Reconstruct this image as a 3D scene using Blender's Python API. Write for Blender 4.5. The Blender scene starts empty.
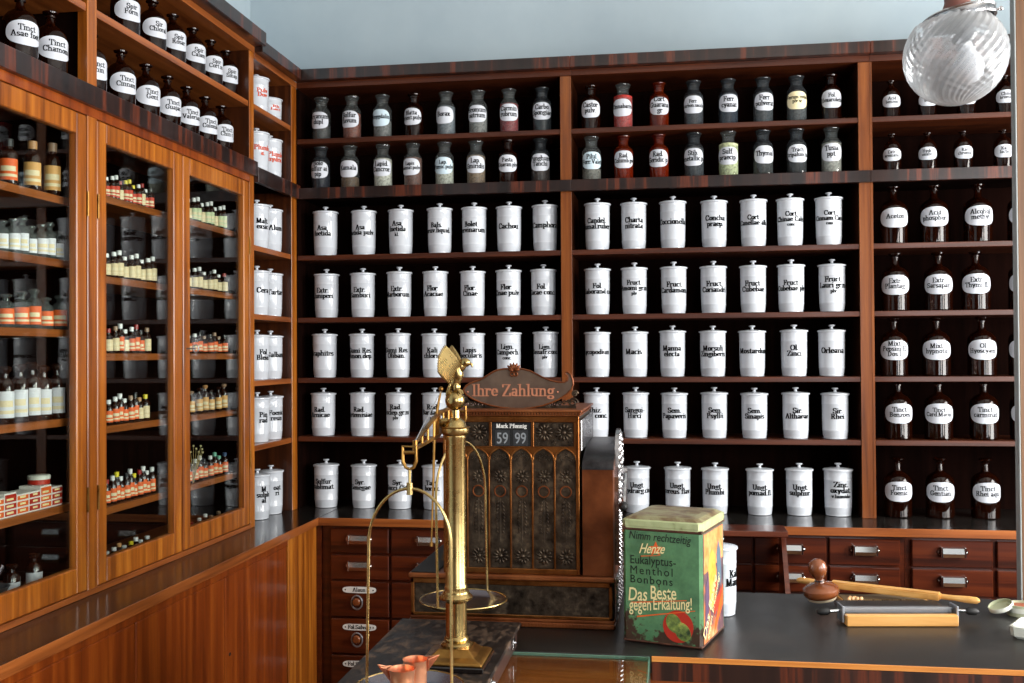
import bpy, bmesh, math, random
from mathutils import Vector, Matrix
PI = math.pi
C = bpy.context.scene
COL = C.collection
random.seed(7)

# ---------------------------------------------------------------- camera, world, light, exposure
CAM_F, CAM_YAW, CAM_PITCH, CAM_ROLL = 1028.0, -0.1518, 0.0128, -0.006
CAM_P = Vector((1.4965, -4.0, 1.52))
_F = Vector((math.sin(CAM_YAW)*math.cos(CAM_PITCH), math.cos(CAM_YAW)*math.cos(CAM_PITCH), math.sin(CAM_PITCH)))
_r = Vector((math.cos(CAM_YAW), -math.sin(CAM_YAW), 0)); _u = _r.cross(_F)
_R = _r*math.cos(CAM_ROLL) + _u*math.sin(CAM_ROLL); _U = -_r*math.sin(CAM_ROLL) + _u*math.cos(CAM_ROLL)
cam = bpy.data.cameras.new('camera'); camo = bpy.data.objects.new('camera', cam); COL.objects.link(camo)
cam.sensor_fit = 'HORIZONTAL'; cam.sensor_width = 36; cam.lens = 36*CAM_F/1024; cam.clip_start = .05
M3 = Matrix((_R, _U, -_F)).transposed()
camo.matrix_world = Matrix.Translation(CAM_P) @ M3.to_4x4()
C.camera = camo

w = bpy.data.worlds.new('daylight'); C.world = w; w.use_nodes = True
w.node_tree.nodes['Background'].inputs[0].default_value = (.62, .78, 1, 1)
w.node_tree.nodes['Background'].inputs[1].default_value = 1.0
C.view_settings.view_transform = 'Standard'; C.view_settings.look = 'None'
C.view_settings.gamma = 1; C.view_settings.use_curve_mapping = False
C.view_settings.exposure = -0.2

def window_light(name, loc, rot, sx, sy, power, col):
    l = bpy.data.lights.new(name, 'AREA'); l.shape = 'RECTANGLE'; l.size = sx; l.size_y = sy
    l.energy = power; l.color = col
    o = bpy.data.objects.new(name, l); o.location = loc; o.rotation_euler = rot; COL.objects.link(o)
    return o
# daylight coming in through the two windows of the right wall; the light behind the camera is added fill
window_light('daylight_right_front', (4.22, -1.45, 1.85), (0, PI/2, 0), 1.7, 1.5, 190, (1, .97, .93))
window_light('daylight_right_rear', (4.22, -3.75, 1.85), (0, PI/2, 0), 1.7, 1.5, 160, (1, .97, .93))
window_light('rear_fill', (3.45, -6.42, 1.75), (PI/2, 0, 0), 1.1, 1.9, 75, (.93, .97, 1))  # added front fill, no real window known there

def ray(px, py): return _F + _R*((px-512)/CAM_F) - _U*((py-341.5)/CAM_F)
def at_y(px, py, Y): d = ray(px, py); return CAM_P + d*((Y-CAM_P.y)/d.y)
def at_x(px, py, X): d = ray(px, py); return CAM_P + d*((X-CAM_P.x)/d.x)
def at_z(px, py, Z): d = ray(px, py); return CAM_P + d*((Z-CAM_P.z)/d.z)

# ---------------------------------------------------------------- materials
MATS = {}
def srgb(c):
    c = [x/255 for x in c]
    return tuple(x/12.92 if x <= .04045 else ((x+.055)/1.055)**2.4 for x in c) + (1,)
def base_mat(name):
    m = bpy.data.materials.new(name); m.use_nodes = True
    return m, m.node_tree.nodes, m.node_tree.links, m.node_tree.nodes['Principled BSDF']
def ramp(N, stops):
    r = N.new('ShaderNodeValToRGB'); e = r.color_ramp.elements
    e[0].position, e[0].color = stops[0][0], srgb(stops[0][1]); e[1].position, e[1].color = stops[-1][0], srgb(stops[-1][1])
    for p, c in stops[1:-1]:
        n = e.new(p); n.color = srgb(c)
    return r
def noise_mat(name, stops, scale=(1, 1, 1), nscale=5, detail=6, rough=.4, metal=0, bump=0, spec=.5, coat=0, dist=0, rvar=0, bdist=.002):
    if name in MATS: return MATS[name]
    m, N, L, B = base_mat(name)
    tc = N.new('ShaderNodeTexCoord'); mp = N.new('ShaderNodeMapping'); mp.inputs['Scale'].default_value = scale
    L.new(tc.outputs['Object'], mp.inputs[0])
    n = N.new('ShaderNodeTexNoise'); n.inputs['Scale'].default_value = nscale; n.inputs['Detail'].default_value = detail
    n.inputs['Distortion'].default_value = dist; n.inputs['Roughness'].default_value = .6
    L.new(mp.outputs[0], n.inputs['Vector'])
    r = ramp(N, stops); L.new(n.outputs['Fac'], r.inputs[0]); L.new(r.outputs[0], B.inputs['Base Color'])
    B.inputs['Roughness'].default_value = rough; B.inputs['Metallic'].default_value = metal
    B.inputs['Specular IOR Level'].default_value = spec; B.inputs['Coat Weight'].default_value = coat; B.inputs['Coat Roughness'].default_value = .12
    if rvar:
        mr = N.new('ShaderNodeMapRange'); mr.inputs['From Min'].default_value = .3; mr.inputs['From Max'].default_value = .7
        mr.inputs['To Min'].default_value = rough-rvar; mr.inputs['To Max'].default_value = rough+rvar
        L.new(n.outputs['Fac'], mr.inputs[0]); L.new(mr.outputs[0], B.inputs['Roughness'])
    if bump:
        b = N.new('ShaderNodeBump'); b.inputs['Strength'].default_value = bump; b.inputs['Distance'].default_value = bdist
        L.new(n.outputs['Fac'], b.inputs['Height']); L.new(b.outputs[0], B.inputs['Normal'])
    MATS[name] = m; return m
def plain(name, col, rough=.4, metal=0, coat=0, spec=.5, trans=0, ior=1.45):
    if name in MATS: return MATS[name]
    m, N, L, B = base_mat(name)
    B.inputs['Base Color'].default_value = srgb(col); B.inputs['Roughness'].default_value = rough
    B.inputs['Metallic'].default_value = metal; B.inputs['Coat Weight'].default_value = coat; B.inputs['Coat Roughness'].default_value = .05
    B.inputs['Specular IOR Level'].default_value = spec; B.inputs['Transmission Weight'].default_value = trans; B.inputs['IOR'].default_value = ior
    MATS[name] = m; return m
def wood(name, dark, mid, light, axis='z', rough=.32, coat=.35, s=1.0):
    sc = {'z': (38*s, 38*s, 1.6*s), 'x': (1.6*s, 38*s, 38*s), 'y': (38*s, 1.6*s, 38*s)}[axis]
    return noise_mat(name, [(.28, dark), (.5, mid), (.74, light)], sc, 1.0, 5, rough, 0, .12, .4, coat, .4)

W_LZ = wood('cabinet_oak_upright', (92, 42, 8), (148, 80, 20), (192, 118, 38))
W_LY = wood('cabinet_oak_lengthwise', (62, 26, 7), (102, 50, 14), (134, 72, 24), 'y')
W_BZ = wood('shelf_front_oak_upright', (70, 32, 10), (112, 58, 20), (140, 80, 32))
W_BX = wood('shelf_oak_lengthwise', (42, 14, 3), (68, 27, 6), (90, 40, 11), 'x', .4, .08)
W_SIDE = wood('shaded_oak_inner_side', (34, 14, 5), (58, 26, 9), (78, 38, 14))  # darker copy of the front oak, inner-side shade put into the colour
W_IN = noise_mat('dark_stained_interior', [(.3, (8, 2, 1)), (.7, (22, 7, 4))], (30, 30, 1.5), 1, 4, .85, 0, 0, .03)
W_DR = wood('mahogany_drawer_front', (42, 13, 4), (72, 26, 8), (94, 40, 14), 'x', .3, .3)
W_BASE = wood('base_panel_mahogany', (80, 30, 8), (124, 54, 14), (158, 80, 24), 'z', .3, .3, .7)
W_MAC = noise_mat('macassar_veneer', [(.36, (24, 16, 15)), (.52, (42, 25, 21)), (.6, (92, 42, 24)), (.66, (40, 22, 18)), (.8, (30, 19, 17))], (14, 14, .7), 1.3, 4, .28, 0, .04, .5, .3)
W_MACX = MATS['macassar_veneer']
W_EDGE = wood('worktop_edge_wood', (104, 52, 22), (146, 80, 34), (176, 104, 50), 'x')
W_EDGEY = wood('worktop_edge_wood_lengthwise', (96, 46, 18), (140, 76, 32), (170, 98, 46), 'y')
M_TOPG = noise_mat('polished_black_top', [(.3, (20, 19, 18)), (.75, (38, 35, 32))], (1, 1, 1), 6, 8, .17, 0, .02, .5, 0, .3, .02)
M_TOP = noise_mat('black_linoleum_top', [(.3, (24, 23, 22)), (.55, (34, 33, 31)), (.75, (48, 45, 42))], (1, 1, 1), 6, 8, .36, 0, .04, .35, 0, .3, .03)
M_WORN = noise_mat('worn_black_wood', [(.36, (18, 15, 14)), (.5, (36, 30, 28)), (.64, (92, 74, 60)), (.78, (52, 42, 36))], (2.2, 1, 1), 20, 10, .45, 0, .3, .3, 0, .6, .08)
M_WALL = noise_mat('pale_blue_wall', [(.3, (168, 184, 193)), (.7, (178, 193, 200))], (1, 1, 1), 3, 6, .9, 0, .1)
M_CEIL = noise_mat('white_ceiling', [(.3, (212, 212, 208)), (.7, (222, 222, 218))], (1, 1, 1), 3, 4, .9)
M_FLOOR = wood('floor_boards', (70, 44, 26), (104, 68, 42), (130, 90, 58), 'y', .5, .1, .4)
M_POR = plain('white_porcelain', (198, 203, 210), .14, 0, .35)
M_PORR = plain('white_enamel_plate', (222, 224, 220), .25, 0, .3)
M_BLACK = plain('black_lettering', (10, 10, 11), .6, spec=.05)
M_RED = plain('red_lettering', (196, 70, 34), .5)
M_LABEL = plain('enamel_oval_label', (202, 206, 214), .3, 0, .1)
M_CREAM = plain('cream_oval_label', (232, 220, 176), .3, 0, .2)
M_BLUEL = plain('bluish_oval_label', (196, 216, 226), .25, 0, .3)
M_BRASS = noise_mat('polished_brass', [(.3, (158, 132, 82)), (.7, (194, 168, 112))], (1, 1, 1), 14, 5, .27, 1, .03, rvar=.06)
M_BRASSD = noise_mat('aged_brass', [(.3, (120, 84, 40)), (.7, (176, 132, 70))], (1, 1, 1), 22, 6, .34, 1, .1, rvar=.1)
M_COPPER = noise_mat('worn_copper_bronze', [(.3, (80, 38, 16)), (.55, (124, 66, 30)), (.75, (152, 92, 48))], (1, 1, 1), 7, 8, .4, .6, .05, rvar=.1, dist=.5)
M_EDGEB = noise_mat('rubbed_bronze_edges', [(.3, (112, 64, 30)), (.7, (172, 112, 60))], (1, 1, 1), 24, 6, .32, 1)
M_BRONZE = noise_mat('dark_cast_bronze', [(.3, (42, 34, 28)), (.55, (76, 64, 52)), (.8, (116, 98, 78))], (1, 1, 1), 55, 8, .42, .85, .5, rvar=.1)
M_SIGN = noise_mat('smoky_bronze_plate', [(.3, (108, 88, 76)), (.7, (142, 120, 104))], (1, 1, 1), 12, 6, .38, .85, .1)
M_SIGNT = plain('raised_copper_letters', (206, 136, 104), .4, .5)
M_NICK = noise_mat('nickel_plate', [(.3, (150, 148, 150)), (.7, (205, 203, 204))], (1, 1, 1), 60, 5, .22, 1, .15)
M_CHROME = plain('chrome', (205, 205, 205), .12, 1)
M_STEEL = plain('grey_steel', (160, 164, 170), .34, .8)
M_DARKM = plain('dark_pan_metal', (150, 146, 156), .24, 1)
M_CU = noise_mat('bright_copper', [(.3, (222, 146, 104)), (.7, (240, 176, 138))], (1, 1, 1), 20, 4, .3, .85)
M_HOLE = plain('black_recess', (10, 9, 9), .6)
M_GREYT = plain('grey_digits', (132, 136, 140), .5)
M_WHITET = plain('white_caps_print', (232, 230, 224), .5)
W_PINE = wood('light_beech', (176, 122, 60), (206, 152, 82), (224, 176, 108), 'x', .4, .1)
W_TURN = wood('turned_walnut', (84, 42, 20), (122, 66, 34), (146, 86, 50), 'x', .25, .5, .5)
M_WHITE = plain('white_stoneware', (216, 218, 206), .25, 0, .3)
M_OLIVE = plain('pale_green_card', (176, 180, 150), .5)
M_RUSTC = plain('reddish_brown_card', (150, 84, 58), .5)
M_PILL = plain('pill_beige', (214, 168, 120), .4)
M_TRAY = plain('brown_tray_leather', (92, 76, 52), .5)
M_TINTOP = noise_mat('rusty_tin_lid', [(.3, (70, 50, 34)), (.46, (118, 98, 68)), (.6, (150, 146, 108)), (.76, (104, 82, 56))], (1, 1, 1), 22, 8, .36, .15, .08, dist=.4)
M_TINRIM = noise_mat('pale_green_tin_rim', [(.28, (96, 62, 40)), (.42, (166, 176, 128)), (.8, (196, 204, 156))], (1, 1, 1), 30, 8, .36, .1, dist=.3)
M_RUST = noise_mat('rust_band', [(.3, (52, 28, 20)), (.7, (104, 62, 44))], (1, 1, 1), 40, 6, .6, .2)
M_TRED = plain('tin_red', (176, 44, 28), .35)
M_TORG = plain('tin_orange', (224, 96, 38), .35)
M_TCREAM = plain('tin_cream', (236, 222, 164), .35)
M_TDK = plain('tin_dark_print', (24, 34, 26), .4)
M_CANDY = noise_mat('green_candy_print', [(.35, (36, 52, 30)), (.6, (120, 140, 66)), (.8, (200, 190, 90))], (1, 1, 1), 70, 4, .35)

def tin_green():
    m, N, L, B = base_mat('rusted_green_tin')
    tc = N.new('ShaderNodeTexCoord')
    n1 = N.new('ShaderNodeTexNoise'); n1.inputs['Scale'].default_value = 16; n1.inputs['Detail'].default_value = 9; n1.inputs['Roughness'].default_value = .65
    n2 = N.new('ShaderNodeTexNoise'); n2.inputs['Scale'].default_value = 75; n2.inputs['Detail'].default_value = 6
    for n in (n1, n2): L.new(tc.outputs['Object'], n.inputs['Vector'])
    r1 = ramp(N, [(.3, (60, 98, 66)), (.6, (90, 138, 94)), (.8, (116, 158, 114))]); L.new(n1.outputs['Fac'], r1.inputs[0])
    sep = N.new('ShaderNodeSeparateXYZ'); L.new(tc.outputs['Object'], sep.inputs[0])
    mr = N.new('ShaderNodeMapRange'); mr.inputs['From Min'].default_value = 0; mr.inputs['From Max'].default_value = .075
    mr.inputs['To Min'].default_value = .27; mr.inputs['To Max'].default_value = 0; L.new(sep.outputs['Z'], mr.inputs[0])
    ad = N.new('ShaderNodeMath'); ad.operation = 'ADD'; L.new(mr.outputs[0], ad.inputs[0]); L.new(n1.outputs['Fac'], ad.inputs[1])
    a2 = N.new('ShaderNodeMath'); a2.operation = 'MULTIPLY_ADD'; a2.inputs[1].default_value = .45; L.new(n2.outputs['Fac'], a2.inputs[0]); L.new(ad.outputs[0], a2.inputs[2])
    msk = N.new('ShaderNodeMapRange'); msk.inputs['From Min'].default_value = .86; msk.inputs['From Max'].default_value = .92; L.new(a2.outputs[0], msk.inputs[0])
    mx = N.new('ShaderNodeMix'); mx.data_type = 'RGBA'; L.new(msk.outputs[0], mx.inputs[0]); L.new(r1.outputs[0], mx.inputs[6])
    mx.inputs[7].default_value = srgb((62, 42, 30)); L.new(mx.outputs[2], B.inputs['Base Color'])
    B.inputs['Roughness'].default_value = .33; B.inputs['Coat Weight'].default_value = .2
    return m
M_TIN = tin_green()
M_TINSIDE = noise_mat('purplish_tin_side', [(.3, (58, 46, 62)), (.48, (112, 82, 86)), (.6, (196, 112, 62)), (.75, (204, 178, 132))], (1, 1, 1), 18, 6, .35)

def thin_glass(name, tint=(1, 1, 1), ior=1.5, rough=.0):
    m = bpy.data.materials.new(name); m.use_nodes = True; N = m.node_tree.nodes; L = m.node_tree.links
    N.remove(N['Principled BSDF']); out = N['Material Output']
    t = N.new('ShaderNodeBsdfTransparent'); t.inputs[0].default_value = tint + (1,)
    g = N.new('ShaderNodeBsdfGlossy'); g.inputs['Roughness'].default_value = rough
    lw = N.new('ShaderNodeLayerWeight'); lw.inputs[0].default_value = .5
    pw = N.new('ShaderNodeMath'); pw.operation = 'POWER'; pw.inputs[1].default_value = 5; L.new(lw.outputs['Facing'], pw.inputs[0])
    f = N.new('ShaderNodeMath'); f.operation = 'MULTIPLY_ADD'; f.inputs[1].default_value = .96; f.inputs[2].default_value = ((ior-1)/(ior+1))**2; L.new(pw.outputs[0], f.inputs[0])
    mx = N.new('ShaderNodeMixShader'); L.new(f.outputs[0], mx.inputs[0]); L.new(t.outputs[0], mx.inputs[1]); L.new(g.outputs[0], mx.inputs[2])
    L.new(mx.outputs[0], out.inputs[0]); return m
M_PANE = thin_glass('window_pane_glass', (.93, .96, .94), 1.5)
M_CASE = thin_glass('display_case_glass', (.9, .96, .93), 1.45)
M_GEDGE = plain('green_glass_edge', (104, 136, 120), .15, 0, .3)

def glass(name, col, tint, f=.12, rough=.03):
    m = thin_glass(name, tint, 1.5, rough); N = m.node_tree.nodes; L = m.node_tree.links
    out = N['Material Output']; old = out.inputs[0].links[0].from_node
    d = N.new('ShaderNodeBsdfDiffuse'); d.inputs[0].default_value = srgb(col)
    tr = [n for n in N if n.type == 'BSDF_TRANSPARENT'][0]
    mx = N.new('ShaderNodeMixShader'); mx.inputs[0].default_value = f; L.new(tr.outputs[0], mx.inputs[1]); L.new(d.outputs[0], mx.inputs[2])
    L.new(mx.outputs[0], old.inputs[1]); return m
M_AMBER = glass('brown_bottle_glass', (50, 18, 6), (.16, .05, .012), .2)
M_CLEAR = glass('clear_bottle_glass', (190, 198, 198), (.82, .85, .84), .05)
M_CLEARB = glass('smoky_bottle_glass', (120, 128, 134), (.5, .53, .55), .08)
M_REDG = glass('red_brown_bottle_glass', (140, 50, 20), (.6, .2, .08), .2)
def powder(name, c):
    c = tuple(min(235, int(x*1.12)) for x in c)
    return noise_mat(name, [(.35, tuple(int(x*.7) for x in c)), (.65, c)], (1, 1, 1), 120, 3, .7)

def globe_mat():
    m = bpy.data.materials.new('ribbed_frosted_globe'); m.use_nodes = True; N = m.node_tree.nodes; L = m.node_tree.links
    N.remove(N['Principled BSDF']); out = N['Material Output']
    t = N.new('ShaderNodeBsdfTransparent'); t.inputs[0].default_value = (.9, .92, .94, 1)
    d = N.new('ShaderNodeBsdfTranslucent'); d.inputs[0].default_value = (.86, .88, .9, 1)
    dd = N.new('ShaderNodeBsdfDiffuse'); dd.inputs[0].default_value = (.8, .82, .84, 1)
    g = N.new('ShaderNodeBsdfGlossy'); g.inputs['Roughness'].default_value = .08
    f = N.new('ShaderNodeLayerWeight'); f.inputs[0].default_value = .35
    m1 = N.new('ShaderNodeMixShader'); m1.inputs[0].default_value = .5; L.new(d.outputs[0], m1.inputs[1]); L.new(dd.outputs[0], m1.inputs[2])
    m2 = N.new('ShaderNodeMixShader'); L.new(f.outputs['Facing'], m2.inputs[0])
    mr = N.new('ShaderNodeMapRange'); mr.inputs['To Min'].default_value = .27; mr.inputs['To Max'].default_value = .8; L.new(f.outputs['Facing'], mr.inputs[0]); L.new(mr.outputs[0], m2.inputs[0])
    L.new(t.outputs[0], m2.inputs[1]); L.new(m1.outputs[0], m2.inputs[2])
    m3 = N.new('ShaderNodeMixShader'); L.new(f.outputs['Fresnel'], m3.inputs[0]); L.new(m2.outputs[0], m3.inputs[1]); L.new(g.outputs[0], m3.inputs[2])
    L.new(m3.outputs[0], out.inputs[0]); return m
M_GLOBE = globe_mat()

# ---------------------------------------------------------------- mesh helpers
def nb(): return bmesh.new()
def box(bm, x0, x1, y0, y1, z0, z1, bev=0, mat=None):
    vs = [bm.verts.new((x, y, z)) for x in (x0, x1) for y in (y0, y1) for z in (z0, z1)]
    fs = [bm.faces.new([vs[i] for i in q]) for q in ((0, 1, 3, 2), (4, 6, 7, 5), (0, 4, 5, 1), (2, 3, 7, 6), (0, 2, 6, 4), (1, 5, 7, 3))]
    if bev:
        es = list({e for f in fs for e in f.edges})
        bmesh.ops.bevel(bm, geom=es, offset=bev, segments=1, affect='EDGES', profile=.5)
    return bm
def lathe(bm, prof, seg=24, c=(0, 0, 0), mtx=None):
    rings = []
    for r, z in prof:
        if r < 1e-6: rings.append([bm.verts.new((c[0], c[1], c[2]+z))])
        else: rings.append([bm.verts.new((c[0]+r*math.cos(2*PI*i/seg), c[1]+r*math.sin(2*PI*i/seg), c[2]+z)) for i in range(seg)])
    nv = [v for r in rings for v in r]
    for a, b in zip(rings, rings[1:]):
        for i in range(seg):
            j = (i+1) % seg
            if len(a) == 1 and len(b) == 1: continue
            if len(a) == 1: f = (a[0], b[j], b[i])
            elif len(b) == 1: f = (a[i], a[j], b[0])
            else: f = (a[i], a[j], b[j], b[i])
            try: bm.faces.new(f)
            except ValueError: pass
    if mtx is not None: bmesh.ops.transform(bm, matrix=mtx, verts=nv)
    return bm
def tube(bm, pts, r, seg=10, caps=True, closed=False):
    pts = [Vector(p) for p in pts]; n = len(pts); rings = []
    rr = r if isinstance(r, (list, tuple)) else [r]*n
    prev = None
    for i, p in enumerate(pts):
        if closed: t = (pts[(i+1) % n]-pts[i-1])
        else: t = pts[min(i+1, n-1)]-pts[max(i-1, 0)]
        t.normalize()
        if prev is None: a = t.orthogonal().normalized()
        else: a = (prev - t*prev.dot(t)).normalized()
        prev = a; b = t.cross(a)
        rings.append([bm.verts.new(p + (a*math.cos(2*PI*k/seg)+b*math.sin(2*PI*k/seg))*rr[i]) for k in range(seg)])
    for i in range(n if closed else n-1):
        A, B = rings[i], rings[(i+1) % n]
        for k in range(seg): bm.faces.new((A[k], A[(k+1) % seg], B[(k+1) % seg], B[k]))
    if caps and not closed:
        bm.faces.new(rings[0][::-1]); bm.faces.new(rings[-1])
    return bm
def prism(bm, outline, d0, d1, plane='xz'):
    def P(u, v, d):
        return {'xz': (u, d, v), 'yz': (d, u, v), 'xy': (u, v, d)}[plane]
    A = [bm.verts.new(P(u, v, d0)) for u, v in outline]; B = [bm.verts.new(P(u, v, d1)) for u, v in outline]
    n = len(outline); bm.faces.new(A); bm.faces.new(B[::-1])
    for i in range(n): bm.faces.new((A[i], B[i], B[(i+1) % n], A[(i+1) % n]))
    return bm
def sphere(bm, c, r, seg=14, sc=(1, 1, 1)):
    m = Matrix.Translation(c) @ Matrix.Diagonal((r*sc[0], r*sc[1], r*sc[2], 1))
    bmesh.ops.create_uvsphere(bm, u_segments=seg, v_segments=max(6, seg//2), radius=1, matrix=m)
    return bm
def root_loc(o):
    v = Vector((0, 0, 0))
    while o is not None: v += o.location; o = o.parent
    return v
def obj(name, bm, mat, parent=None, smooth=False, world=False, loc=None, normals=True):
    if normals: bmesh.ops.recalc_face_normals(bm, faces=bm.faces)
    if world and parent is not None:
        bmesh.ops.translate(bm, vec=-root_loc(parent), verts=bm.verts)
    if loc is not None and parent is None:
        bmesh.ops.translate(bm, vec=-Vector(loc), verts=bm.verts)
    me = bpy.data.meshes.new(name); bm.to_mesh(me); bm.free()
    me.materials.append(mat)
    if smooth:
        for p in me.polygons: p.use_smooth = True
        try: me.set_sharp_from_angle(angle=math.radians(38))
        except Exception: pass
    o = bpy.data.objects.new(name, me); COL.objects.link(o)
    if parent is not None: o.parent = parent
    elif loc is not None: o.location = loc
    return o
def tag(o, label, cat, group=None):
    o['label'] = label; o['category'] = cat
    if group: o['group'] = group
    return o
def thing(name, label, cat, loc=(0, 0, 0), rotz=0, group=None):
    o = bpy.data.objects.new(name, None); COL.objects.link(o); o.empty_display_size = .05
    o.location = loc; o.rotation_euler = (0, 0, rotz); tag(o, label, cat, group); return o
def struct(name, bm, m, parent=None):
    o = obj(name, bm, m, parent); o['kind'] = 'structure'; return o
def dup(root, loc, label, rotz=None, scale=None, group=None):
    r = root.copy(); COL.objects.link(r); r.location = loc
    if rotz is not None: r.rotation_euler = (0, 0, rotz)
    if scale: r.scale = scale
    r['label'] = label
    if group: r['group'] = group
    for ch in list(root.children):
        c = ch.copy(); COL.objects.link(c); c.parent = r
        for g in ch.children:
            d = g.copy(); COL.objects.link(d); d.parent = c
    return r

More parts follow.
